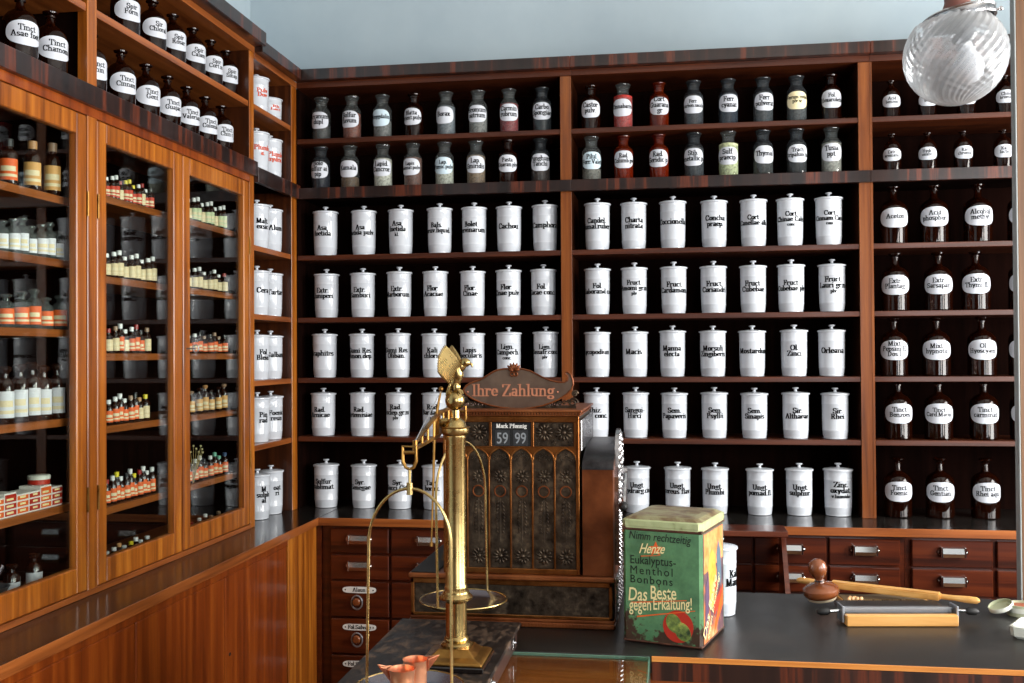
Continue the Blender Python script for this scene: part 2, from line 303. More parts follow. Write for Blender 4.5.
# ---------------------------------------------------------------- fat-face lettering (thick uprights, thin hairlines)
def arc(cx, cy, rx, ry, a0, a1, n=10):
    return [(cx+rx*math.cos(math.radians(a0+(a1-a0)*i/n)), cy+ry*math.sin(math.radians(a0+(a1-a0)*i/n))) for i in range(n+1)]
def V(x, y0, y1, s0=1, s1=1):
    r = [[(x, y0), (x, y1)]]
    if s0: r.append([(x-.09, y0), (x+.09, y0)])
    if s1: r.append([(x-.09, y1), (x+.02, y1)])
    return r
G = {
 'a': (.46, [arc(.19, .13, .12, .12, 0, 360)] + V(.33, 0, .34, 1, 0) + [arc(.21, .34, .12, .11, 0, 160)]),
 'b': (.48, V(.1, 0, .72, 0, 1) + [arc(.24, .22, .15, .21, -170, 170)]),
 'c': (.42, [arc(.23, .23, .16, .22, 50, 310)]),
 'd': (.5, [arc(.22, .22, .15, .21, 10, 350)] + V(.38, 0, .72, 1, 1)),
 'e': (.44, [arc(.23, .23, .16, .22, 0, 320), [(.08, .24), (.39, .24)]]),
 'f': (.32, V(.14, 0, .6, 1, 0) + [arc(.24, .6, .1, .11, 30, 180), [(.02, .45), (.28, .45)]]),
 'g': (.46, [arc(.22, .29, .14, .16, 0, 360), arc(.22, -.08, .17, .1, 0, 360), [(.36, .43), (.44, .46)]]),
 'h': (.52, V(.1, 0, .72) + [arc(.24, .31, .14, .14, 0, 150)] + V(.38, 0, .31, 1, 0)),
 'i': (.26, V(.12, 0, .45) + [[(.12, .62), (.12, .64)]]),
 'j': (.26, V(.14, -.1, .45, 0, 1) + [[(.14, -.1), (.02, -.18)], [(.14, .62), (.14, .64)]]),
 'k': (.5, V(.1, 0, .72) + [[(.12, .18), (.36, .44)], [(.2, .27), (.38, .02)], [(.3, 0), (.46, 0)]]),
 'l': (.26, V(.12, 0, .72)),
 'm': (.78, V(.1, 0, .45) + [arc(.22, .31, .13, .13, 0, 150)] + V(.36, 0, .31, 1, 0) + [arc(.49, .31, .13, .13, 0, 150)] + V(.63, 0, .31, 1, 0)),
 'n': (.52, V(.1, 0, .45) + [arc(.24, .31, .14, .14, 0, 150)] + V(.38, 0, .31, 1, 0)),
 'o': (.46, [arc(.23, .23, .16, .22, 0, 360, 14)]),
 'p': (.48, V(.1, -.2, .45) + [arc(.24, .22, .15, .21, -170, 170)]),
 'q': (.48, [arc(.22, .22, .15, .21, 10, 350)] + V(.37, -.2, .44)),
 'r': (.38, V(.1, 0, .45) + [arc(.24, .31, .12, .14, 30, 160), [(.31, .36), (.31, .38)]]),
 's': (.38, [arc(.19, .34, .12, .11, 30, 270, 8), arc(.19, .12, .12, .11, 90, -150, 8)]),
 't': (.32, V(.14, .06, .6, 0, 0) + [arc(.24, .08, .1, .08, 180, 320), [(.02, .45), (.28, .45)]]),
 'u': (.52, V(.1, .14, .45, 0, 1) + [arc(.24, .15, .14, .14, 180, 330)] + V(.38, 0, .45)),
 'v': (.46, [[(.06, .44), (.22, .02)], [(.22, .02), (.38, .44)], [(0, .45), (.16, .45)], [(.3, .45), (.44, .45)]]),
 'x': (.46, [[(.06, .44), (.36, .02)], [(.36, .44), (.06, .02)], [(0, .45), (.16, .45)], [(.26, 0), (.44, 0)]]),
 'y': (.46, [[(.06, .44), (.22, .04)], [(.38, .44), (.18, -.14)], [(0, .45), (.16, .45)], [(.3, .45), (.44, .45)], [(.12, -.16), (.18, -.16)]]),
 'z': (.42, [[(.05, .44), (.36, .44)], [(.36, .44), (.05, .01)], [(.05, .01), (.37, .01)]]),
 '.': (.2, [[(.08, .03), (.08, .05)]]), '-': (.3, [[(.04, .22), (.22, .22)]]), ' ': (.26, []),
 'A': (.66, [[(.06, .02), (.3, .7)], [(.32, .7), (.52, .02)], [(.14, .24), (.44, .24)], [(0, 0), (.16, 0)], [(.42, 0), (.64, 0)]]),
 'B': (.6, V(.14, 0, .7) + [arc(.28, .53, .17, .16, -90, 90), arc(.28, .19, .2, .18, -90, 90), [(.1, .7), (.28, .7)], [(.1, .36), (.28, .36)], [(.1, 0), (.28, 0)]]),
 'C': (.62, [arc(.33, .35, .25, .35, 40, 320, 14), [(.54, .5), (.54, .66)]]),
 'D': (.66, V(.14, 0, .7) + [arc(.26, .35, .28, .35, -90, 90, 12), [(.1, .7), (.26, .7)], [(.1, 0), (.26, 0)]]),
 'E': (.58, V(.14, 0, .7) + [[(.1, .7), (.5, .7)], [(.1, 0), (.52, 0)], [(.14, .36), (.38, .36)], [(.49, .7), (.49, .56)], [(.5, 0), (.5, .16)]]),
 'F': (.54, V(.14, 0, .7) + [[(.1, .7), (.48, .7)], [(.14, .36), (.36, .36)], [(.47, .7), (.47, .54)], [(.36, .28), (.36, .44)]]),
 'G': (.66, [arc(.33, .35, .25, .35, 40, 330, 14)] + V(.5, .04, .32, 0, 1) + [[(.54, .5), (.54, .66)]]),
 'H': (.72, V(.14, 0, .7) + V(.52, 0, .7) + [[(.14, .36), (.52, .36)]]),
 'I': (.34, V(.16, 0, .7)),
 'J': (.44, V(.28, .12, .7, 0, 1) + [arc(.17, .12, .12, .13, 0, -180, 6)]),
 'K': (.66, V(.14, 0, .7) + [[(.16, .28), (.5, .68)], [(.26, .4), (.52, .02)], [(.4, 0), (.62, 0)]]),
 'L': (.54, V(.14, 0, .7) + [[(.1, 0), (.5, 0)], [(.49, 0), (.49, .18)]]),
 'M': (.82, [[(.12, 0), (.12, .7)], [(.14, .7), (.36, .04)], [(.38, .04), (.6, .7)], [(.64, 0), (.64, .7)], [(.02, 0), (.2, 0)], [(.54, 0), (.76, 0)]]),
 'O': (.66, [arc(.32, .35, .26, .35, 0, 360, 18)]),
 'P': (.58, V(.14, 0, .7) + [arc(.28, .52, .18, .18, -90, 90), [(.1, .7), (.28, .7)], [(.14, .34), (.28, .34)]]),
 'R': (.64, V(.14, 0, .7) + [arc(.28, .53, .17, .17, -90, 90), [(.1, .7), (.28, .7)], [(.14, .36), (.28, .36)], [(.32, .34), (.5, .02)], [(.44, 0), (.6, 0)]]),
 'S': (.54, [arc(.27, .52, .18, .18, 30, 270, 9), arc(.27, .18, .19, .18, 90, -150, 9), [(.44, .54), (.44, .68)], [(.08, .02), (.08, .18)]]),
 'T': (.6, V(.3, 0, .7) + [[(.04, .7), (.56, .7)], [(.05, .7), (.05, .54)], [(.55, .7), (.55, .54)]]),
 'U': (.68, V(.14, .2, .7, 0, 1) + [arc(.33, .2, .19, .2, 180, 360), [(.52, .2), (.52, .7)], [(.42, .7), (.6, .7)]]),
 'V': (.64, [[(.08, .7), (.3, .02)], [(.3, .02), (.52, .7)], [(0, .7), (.18, .7)], [(.42, .7), (.6, .7)]]),
 'X': (.64, [[(.08, .7), (.5, .02)], [(.5, .7), (.08, .02)], [(0, .7), (.18, .7)], [(.4, 0), (.62, 0)]]),
 'Z': (.58, [[(.06, .7), (.5, .7)], [(.48, .69), (.08, .01)], [(.06, 0), (.52, 0)], [(.06, .7), (.06, .56)], [(.51, 0), (.51, .16)]]),
}
def hull(pts):
    pts = sorted(set(pts))
    def half(ps):
        h = []
        for p in ps:
            while len(h) > 1 and (h[-1][0]-h[-2][0])*(p[1]-h[-2][1])-(h[-1][1]-h[-2][1])*(p[0]-h[-2][0]) <= 1e-12: h.pop()
            h.append(p)
        return h[:-1]
    return half(pts) + half(pts[::-1])
def text_width(s): return sum(G.get(ch, G['o'])[0] for ch in s)
def letters(lines, size, mapf, lead=.84, nw=.15, nh=.045, sizes=None, slant=0):
    """flat lettering built from nib strokes; mapf(u,v) -> 3D point; lines centred round (0,0)"""
    bm = nb(); n = len(lines); lay = 0
    for li, s in enumerate(lines):
        sz = size*(sizes[li] if sizes else 1)
        y = ((n-1)/2 - li)*size*lead - .3*sz
        x = -text_width(s)*sz/2
        for ch in s:
            adv, strokes = G.get(ch, G['o'])
            for st in strokes:
                for a, b in zip(st, st[1:]):
                    pts = [(p[0]+dx, p[1]+dy) for p in (a, b) for dx in (-nw/2, nw/2) for dy in (-nh/2, nh/2)]
                    h = hull([(round(p[0], 5), round(p[1], 5)) for p in pts])
                    lay += 1
                    vs = [bm.verts.new(mapf(x+(q[0]+slant*q[1])*sz, y+q[1]*sz, (lay % 7)*3e-6)) for q in h]
                    bm.faces.new(vs)
            x += adv*sz
    return bm
def font_mesh(body, size, bold=0, shear=0, spacing=1.0, extrude=0):
    cu = bpy.data.curves.new('t', 'FONT'); cu.body = body; cu.size = size; cu.offset = bold; cu.shear = shear
    cu.space_character = spacing; cu.extrude = extrude; cu.resolution_u = 3
    o = bpy.data.objects.new('t', cu); COL.objects.link(o)
    dg = bpy.context.evaluated_depsgraph_get(); dg.update()
    me = bpy.data.meshes.new_from_object(o.evaluated_get(dg)); bm = nb(); bm.from_mesh(me)
    bpy.data.objects.remove(o); bpy.data.curves.remove(cu); bpy.data.meshes.remove(me)
    return bm
def placed_text(body, width, height, mtx, bold=0, shear=0, spacing=1.0, extrude=0):
    """built-in font text scaled into a width x height box whose lower left corner is the origin of mtx"""
    bm = font_mesh(body, 1, bold, shear, spacing, extrude)
    xs = [v.co.x for v in bm.verts]; ys = [v.co.y for v in bm.verts]
    if not xs: return bm
    sx = width/(max(xs)-min(xs)); sy = height/(max(ys)-min(ys))
    m = mtx @ Matrix.Diagonal((sx, sy, 1, 1)) @ Matrix.Translation((-min(xs), -min(ys), 0))
    bmesh.ops.transform(bm, matrix=m, verts=bm.verts); return bm
def cylmap(R, z0, eps=.0006, ang0=-PI/2):
    # u to the right as seen from -y
    return lambda u, v, e=0: ((R+eps+e)*math.cos(ang0+u/R), (R+eps+e)*math.sin(ang0+u/R), z0+v)
def faceup(bm, smooth=False):
    return bm

# ---------------------------------------------------------------- room shell
ZT = 3.45
XL, XR, YB, YF = -.34, 4.25, .34, -6.45
struct('floor', box(nb(), XL, XR, YF, YB, -.04, 0), M_FLOOR)
struct('ceiling', box(nb(), XL-.1, XR+.1, YF-.1, YB+.1, ZT, ZT+.05), M_CEIL)
struct('wall_back', box(nb(), XL, XR, YB, YB+.1, 0, ZT), M_WALL)
struct('wall_left', box(nb(), XL-.1, XL, YF, YB+.1, 0, ZT), M_WALL)
def wall_x(name, x0, x1, holes):
    bm = nb(); y = YF
    for h0, h1, z0, z1 in sorted(holes):
        box(bm, x0, x1, y, h0, 0, ZT); box(bm, x0, x1, h0, h1, 0, z0); box(bm, x0, x1, h0, h1, z1, ZT); y = h1
    box(bm, x0, x1, y, YB+.1, 0, ZT); struct(name, bm, M_WALL)
wall_x('wall_right', XR, XR+.1, [(-4.5, -3.0, 1.0, 2.7), (-2.2, -.7, 1.0, 2.7)])
bm = nb()
box(bm, XL-.1, 2.9, YF-.1, YF, 0, ZT); box(bm, 4.0, XR+.1, YF-.1, YF, 0, ZT); box(bm, 2.9, 4.0, YF-.1, YF, 0, .8); box(bm, 2.9, 4.0, YF-.1, YF, 2.7, ZT)
struct('wall_front', bm, wood('dark_wall_panelling', (44, 20, 10), (66, 32, 16), (84, 44, 24), 'z', .5, .1, .5))
M_FRAME = plain('painted_window_frame', (214, 212, 204), .5)
for i, (y0, y1) in enumerate(((-2.2, -.7), (-4.5, -3.0))):
    bm = nb()
    for a, b in ((y0, y0+.06), ((y0+y1)/2-.03, (y0+y1)/2+.03), (y1-.06, y1)): box(bm, XR-.02, XR+.04, a, b, 1.0, 2.7)
    for a, b in ((1.0, 1.06), (2.1, 2.15), (2.64, 2.7)): box(bm, XR-.02, XR+.04, y0, y1, a, b)
    struct('window_%d' % (i+1), bm, M_FRAME)
bm = nb()
for a, b in ((2.9, 2.96), (3.94, 4.0)): box(bm, a, b, YF-.04, YF+.02, .8, 2.7)
for a, b in ((.8, .86), (2.64, 2.7)): box(bm, 2.9, 4.0, YF-.04, YF+.02, a, b)
struct('window_3', bm, M_FRAME)  # unseen window frame, added round the rear fill light
struct('trim_1', box(nb(), 2.383, 2.56, -1.2, -1.172, 0, ZT-.002, .002), wood('post_brown_wood', (92, 62, 38), (118, 82, 52), (136, 98, 66), 'z', .5, .1))
struct('trim_2', box(nb(), 2.379, 2.383, -1.202, -1.170, 0, ZT-.002, .001), plain('grey_painted_edge', (150, 156, 156), .5))

# ---------------------------------------------------------------- shelving on the back wall
ZS = [1.1925, 1.43, 1.675, 1.928]          # shelf tops between the worktop and the dark band
ZBAND0, ZBAND1, ZTOPS = 2.156, 2.2, 2.403
ZRAIL, ZCR0, ZCR1 = 2.61, 2.634, 2.679
def back_unit(name, label, xa, xb, xl, xr, ends):
    """xa..xb full width, xl..xr clear opening"""
    t = thing(name, label, 'shelving', ((xa+xb)/2, 0, .9))
    for (a, b) in ends:
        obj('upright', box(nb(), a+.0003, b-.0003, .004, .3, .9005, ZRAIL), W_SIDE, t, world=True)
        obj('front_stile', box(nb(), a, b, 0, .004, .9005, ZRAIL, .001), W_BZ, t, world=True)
    for z in ZS + [ZTOPS]:
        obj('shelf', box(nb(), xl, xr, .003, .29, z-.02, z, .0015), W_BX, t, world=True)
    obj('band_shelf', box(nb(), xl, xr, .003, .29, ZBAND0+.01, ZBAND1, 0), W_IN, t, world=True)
    obj('veneered_band', box(nb(), xa, xb-.0005, -.018, .003, ZBAND0, ZBAND1, .001), W_MAC, t, world=True)
    obj('top_rail', box(nb(), xa, xb-.0005, -.004, .3, ZRAIL, ZCR0, .001), W_BX, t, world=True)
    obj('cornice', box(nb(), xa, xb-.0005, -.0358, .3, ZCR0, ZCR1, .002), W_MAC, t, world=True)
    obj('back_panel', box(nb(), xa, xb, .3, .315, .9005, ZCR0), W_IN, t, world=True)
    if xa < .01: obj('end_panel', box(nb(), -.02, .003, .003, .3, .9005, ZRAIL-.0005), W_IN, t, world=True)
    return t
back_unit('wall_shelving', 'tall dark open shelving on the back wall, left section beside the corner', .001, 1.1235, .001, 1.0805, [(1.0805, 1.1235)])
back_unit('wall_shelving', 'tall dark brown open shelving against the back wall, middle section holding white jars', 1.1235, 2.2445, 1.1235, 2.204, [(2.204, 2.2445)])
back_unit('wall_shelving', 'tall dark brown open shelving of brown bottles at the right, partly behind the post', 2.2445, 3.35, 2.2545, 3.3, [(2.2445, 2.2545), (3.3, 3.35)])

# worktops
t = thing('worktop', 'black topped worktop with wooden edge under the back wall shelving', 'worktop', (1.75, 0, .87))
obj('top', box(nb(), .165, 3.35, -.213, .315, .872, .9), M_TOPG, t, world=True)
obj('edge_strip', box(nb(), .166, 3.35, -.217, -.213, .871, .9005, .001), W_EDGE, t, world=True)
t = thing('worktop', 'long black topped worktop with wooden edge under the glazed cabinets on the left', 'worktop', (0, -1.2, .87))
obj('top', box(nb(), -.315, .161, -2.65, .315, .872, .9), M_TOPG, t, world=True)
obj('edge_strip', box(nb(), .161, .165, -2.65, -.213, .871, .9005, .001), W_EDGEY, t, world=True)

# drawer cabinets under the back worktop
def pull(parent, xc, zc, wd=.078):
    y = -.198
    bm = nb()
    prof = [(y, zc+.016), (y-.016, zc+.014), (y-.022, zc-.004), (y-.018, zc-.017), (y-.013, zc-.017), (y-.015, zc-.004), (y-.011, zc+.009), (y, zc+.01)]
    prism(bm, prof, xc-wd/2, xc+wd/2, 'yz')
    for s in (-1, 1):
        box(bm, xc+s*wd/2-.003, xc+s*wd/2+.003, y-.023, y, zc-.018, zc+.018, .001)
        prism(bm, [(xc+s*(wd/2+.003), zc+.012), (xc+s*(wd/2+.013), zc+.004), (xc+s*(wd/2+.013), zc-.004), (xc+s*(wd/2+.003), zc-.012)], y-.006, y, 'xz')
        sphere(bm, (xc+s*(wd/2+.008), y-.006, zc), .0025, 6)
    return obj('handle', bm, M_CHROME, parent, world=True)
def plaque(parent, xc, zc, txt):
    y = -.199; bm = nb()
    w2, h2 = .066, .012
    out = []
    for q in range(24):
        a = 2*PI*q/24; cx, sx = math.cos(a), math.sin(a)
        out.append((xc + math.copysign(min(w2, (abs(cx)**.35)*w2), cx), zc + math.copysign(abs(sx)**.8*h2, sx)))
    prism(bm, out, y-.003, y, 'xz')
    o = obj('name_plate', bm, M_PORR, parent, world=True)
    lt = letters([txt], .021, lambda u, v, e=0: (xc+u, y-.0036-e, zc+v))
    for s in (-1, 1):
        lathe(lt, [(0, 0), (.0028, 0), (.0028, .0004), (0, .0008)], 8, mtx=Matrix.Translation((xc+s*.055, y-.003, zc)) @ Matrix.Rotation(PI/2, 4, 'X'))
    obj('lettering', lt, M_BLACK, o, world=True)
def drawer(parent, x0, x1, z0, z1, kind=None, txt=''):
    d = obj('drawer', box(nb(), x0, x1, -.198, -.17, z0, z1, .003), W_DR, parent, world=True)
    xc = (x0+x1)/2; zc = (z0+z1)/2
    if kind == 'pull': pull(d, xc, zc+.008)
    if kind == 'plaque':
        plaque(d, xc, z1-.03, txt)
        bm = nb(); lathe(bm, [(0, .02), (.012, .018), (.016, .01), (.012, .003), (.01, 0)], 16, mtx=Matrix.Translation((xc-.01, -.198, z1-.075)) @ Matrix.Rotation(PI/2, 4, 'X'))
        obj('knob', bm, W_TURN, d, True, world=True)
        bm = nb(); pts = [(xc-.01+.021*math.cos(a), -.201, z1-.078+.026*math.sin(a)) for a in [2*PI*k/20 for k in range(20)]]
        tube(bm, pts, .0032, 8, closed=True); obj('ring', bm, M_STEEL, d, True, world=True)
def base(label, x0, x1, cols, rows):
    t = thing('drawer_cabinet', label, 'drawers', ((x0+x1)/2, 0, 0))
    obj('carcass', box(nb(), x0, x1, -.18, .315, .06, .8715), W_DR, t, world=True)
    obj('plinth', box(nb(), x0, x1, -.15, .315, 0, .06), W_IN, t, world=True)
    for (a, b) in cols:
        for r in rows(a): drawer(t, a, b, *r)
    return t
R2 = lambda a: [(.765, .858, 'pull'), (.664, .757, 'pull'), (.563, .656, 'pull'), (.35, .55, None), (.12, .34, None)]
def RA(a):
    top = [(.765, .858, 'pull'), (.664, .757, 'pull')]
    if a < .3: return top + [(.522, .656, 'plaque', 'Alaun'), (.382, .514, 'plaque', 'Fol.Salviae'), (.242, .374, 'plaque', 'Fol.Sennae'), (.1, .234, 'plaque', 'Fol.Uvae')]
    return top + [(.522, .656, None), (.382, .514, None), (.242, .374, None), (.1, .234, None)]
ba = base('reddish brown drawer cabinet with white name plates under the back worktop, beside the corner', .168, 1.11, [(.205, .435), (.445, .74), (.75, 1.09)], RA)
base('reddish brown drawer cabinet with nickel pulls under the middle of the back worktop', 1.111, 2.314, [(1.13, 1.45), (1.46, 1.785), (1.795, 2.045), (2.055, 2.296)], R2)
base('reddish brown drawer cabinet with nickel pulls under the back worktop, next to the post', 2.315, 3.35, [(2.336, 2.606), (2.62, 2.9), (2.91, 3.2)], R2)

# base cupboards under the left worktop
t = thing('base_cupboard', 'low reddish wood cupboard with plain panel doors under the left worktop', 'cupboard', (0, -1.2, 0))
obj('carcass', box(nb(), -.315, .13, -2.65, .3, .06, .8715), W_IN, t, world=True)
obj('plinth', box(nb(), -.315, .11, -2.65, -.2, 0, .06), W_IN, t, world=True)
obj('corner_post', box(nb(), .13, .150, -.494, -.199, .06, .8715, .002), W_LZ, t, world=True)
obj('corner_fillet', box(nb(), .1502, .1675, -.2, -.185, .06, .8715), W_DR, t, world=True)
obj('top_rail', box(nb(), .13, .148, -2.65, -.495, .845, .8715, .001), W_BASE, t, world=True)
for a, b in ((-1.012, -.5), (-1.545, -1.018), (-2.07, -1.551), (-2.65, -2.076)):
    d = obj('door', box(nb(), .13, .147, a, b, .065, .843, .003), W_BASE, t, world=True)
    bm = nb(); lathe(bm, [(0, .002), (.005, .002), (.006, 0)], 10, mtx=Matrix.Translation((.147, a+.03, .60)) @ Matrix.Rotation(PI/2, 4, 'Y')); obj('keyhole', bm, M_HOLE, d, world=True)

# ---------------------------------------------------------------- glazed cabinet on the left wall
t = thing('glazed_cabinet', 'orange brown oak cabinet with glass doors and open top shelves on the left wall', 'cabinet', (-.15, -1.5, .9))
cab = t
YC0 = -2.65
Z1L, Z2L = 2.151, .9155
obj('post', box(nb(), -.03, 0, -1.5205, -1.476, .9005, 2.63, .002), W_LZ, t, world=True)
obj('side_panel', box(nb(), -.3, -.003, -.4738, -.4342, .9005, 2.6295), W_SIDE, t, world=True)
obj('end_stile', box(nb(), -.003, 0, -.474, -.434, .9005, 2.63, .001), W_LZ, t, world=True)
obj('side_panel', box(nb(), -.3, 0, YC0, YC0+.04, .9005, 2.63, .002), W_LZ, t, world=True)
obj('shade_lining', box(nb(), -.299, -.03, -.4795, -.4745, .93, 2.15), W_IN, t, world=True)  # added dark sheet, gives the cabinet's inner end its shade by colour
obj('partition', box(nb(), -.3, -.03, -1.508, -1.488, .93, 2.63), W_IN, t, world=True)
obj('header_rail', box(nb(), -.3, .002, YC0+.04, -.4745, Z1L, 2.176, .001), W_BASE, t, world=True)
obj('veneered_band', box(nb(), 0, .016, YC0, -.434, 2.176, 2.23, .001), W_MAC, t, world=True)
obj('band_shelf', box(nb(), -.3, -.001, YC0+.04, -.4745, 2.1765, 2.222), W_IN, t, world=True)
obj('bottom_board', box(nb(), -.3, .004, YC0+.04, -.475, .9005, Z2L, .001), W_EDGEY, t, world=True)
obj('cornice', box(nb(), -.3, .05, YC0, -.434, 2.652, 2.702, .002), W_MAC, t, world=True)
obj('top_rail', box(nb(), -.3, .004, YC0, -.434, 2.63, 2.652, .001), W_EDGEY, t, world=True)
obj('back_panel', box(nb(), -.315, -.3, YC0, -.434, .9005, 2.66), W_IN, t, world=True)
obj('shelf', box(nb(), -.29, -.004, -1.476, -.4745, 2.425, 2.446, .001), W_EDGEY, t, world=True)
obj('shelf', box(nb(), -.29, -.004, YC0+.04, -1.5215, 2.425, 2.446, .001), W_EDGEY, t, world=True)
D1Z = [1.935, 1.772, 1.592, 1.362, 1.14]
D2Z = [1.97, 1.745, 1.53, 1.328, 1.102]
for z in D1Z: obj('shelf', box(nb(), -.29, -.05, YC0+.04, -1.509, z-.02, z, .001), W_EDGEY, t, world=True)
for z in D2Z: obj('shelf', box(nb(), -.29, -.05, -1.487, -.480, z-.02, z, .001), W_EDGEY, t, world=True)
def door(y0, y1, hinge, key=False):
    s = .045; f = nb(); z0, z1 = Z2L+.001, Z1L-.001
    box(f, -.024, -.001, y0, y0+s, z0, z1, .0025); box(f, -.024, -.001, y1-s, y1, z0, z1, .0025)
    box(f, -.024, -.001, y0+s, y1-s, z1-.055, z1, .0025); box(f, -.024, -.001, y0+s, y1-s, z0, z0+.065, .0025)
    d = obj('glass_door', f, W_LZ, cab, world=True)
    obj('pane', box(nb(), -.0165, -.0135, y0+s-.004, y1-s+.004, z0+.061, z1-.051), M_PANE, d, world=True)
    yy = y0-.001 if hinge < 0 else y1+.001
    for z in (1.92, 1.15):
        bm = nb(); tube(bm, [(.0015, yy, z-.032), (.0015, yy, z+.032)], .003, 8); obj('hinge', bm, M_BRASSD, d, world=True)
    if key:
        bm = nb(); tube(bm, [(-.001, y0+.02, 1.545), (.03, y0+.02, 1.545)], .0025, 6)
        tube(bm, [(.03+.009*math.cos(a), y0+.02, 1.545+.012*math.sin(a)) for a in [2*PI*k/10 for k in range(10)]], .002, 6, closed=True)
        obj('key', bm, M_STEEL, d, world=True)
door(-2.60, -2.08, -1); door(-2.075, -1.524, 1); door(-1.473, -1.0015, -1); door(-.985, -.477, 1, True)
obj('middle_stile', box(nb(), -.03, -.006, -1.001, -.9855, Z2L, Z1L), W_LZ, cab, world=True)

# open bay between glazed cabinet and corner
t = thing('corner_shelving', 'narrow open shelving bay of white jars between glazed cabinet and room corner', 'shelving', (-.15, -.217, .9))
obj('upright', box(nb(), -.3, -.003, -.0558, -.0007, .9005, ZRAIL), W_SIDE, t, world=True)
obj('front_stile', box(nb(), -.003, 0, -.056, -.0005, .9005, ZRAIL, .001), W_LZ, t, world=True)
for z in ZS + [2.447]: obj('shelf', box(nb(), -.29, -.003, -.4335, -.0565, z-.02, z, .001), W_EDGEY, t, world=True)
obj('band_shelf', box(nb(), -.29, -.001, -.4335, -.0565, ZBAND0+.02, ZBAND1+.012, 0), W_IN, t, world=True)
obj('veneered_band', box(nb(), 0, .0175, -.4335, -.0005, ZBAND0, ZBAND1+.012, .001), W_MAC, t, world=True)
obj('cornice', box(nb(), -.3, .0358, -.4335, -.037, ZCR0, ZCR1, .002), W_MAC, t, world=True)
obj('top_rail', box(nb(), -.3, .003, -.4335, -.0005, ZRAIL, ZCR0, .001), W_EDGEY, t, world=True)
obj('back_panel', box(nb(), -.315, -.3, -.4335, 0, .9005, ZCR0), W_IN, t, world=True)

# ---------------------------------------------------------------- porcelain jars
JR, JH = .0475, .172
jar_prof = [(0, 0), (.040, 0), (.0425, .002), (.0425, .008), (.0435, .010), (.0452, .030), (.0458, .0315), (.0458, .033), (.0453, .0345), (.0464, .080), (.0466, .128), (.0472, .1295), (.0472, .131), (.0466, .1325), (.0468, .160), (.0472, .162)]
lid_prof = [(.047, .162), (.0508, .163), (.0515, .165), (.0508, .1685), (.046, .1705), (.02, .1735), (.007, .1745), (.005, .178), (.0055, .182), (.011, .1845), (.0125, .187), (.010, .1895), (0, .1905)]
_jm = {}
def jar(loc, lines, label, sc=(1, 1, 1), small=None, mat=None, group='white porcelain jars', rot=0, cat='jar'):
    t = thing('porcelain_jar', label, cat, loc, rot, group); t.scale = sc
    if not _jm:
        b = lathe(nb(), jar_prof, 40); bmesh.ops.recalc_face_normals(b, faces=b.faces); _jm['b'] = obj('body', b, M_POR, t, True)
        b = lathe(nb(), [(0, .160)]+lid_prof, 40); _jm['l'] = obj('lid', b, M_POR, t, True)
    else:
        for k in ('b', 'l'):
            c = _jm[k].copy(); COL.objects.link(c); c.parent = t
    if lines:
        n = len(lines); wmax = max(text_width(s) for s in lines)
        size = min(.0262, .122/wmax) if n > 1 else min(.028, .122/wmax)
        szs = [1]*n
        if small: szs[-1] = .68
        bm = letters(lines, size, cylmap(.0466, .094), sizes=szs, lead=.8, nw=.175, nh=.062)
        obj('lettering', bm, mat or M_BLACK, t)
    return t
def jl(lines): return ' '.join(lines)
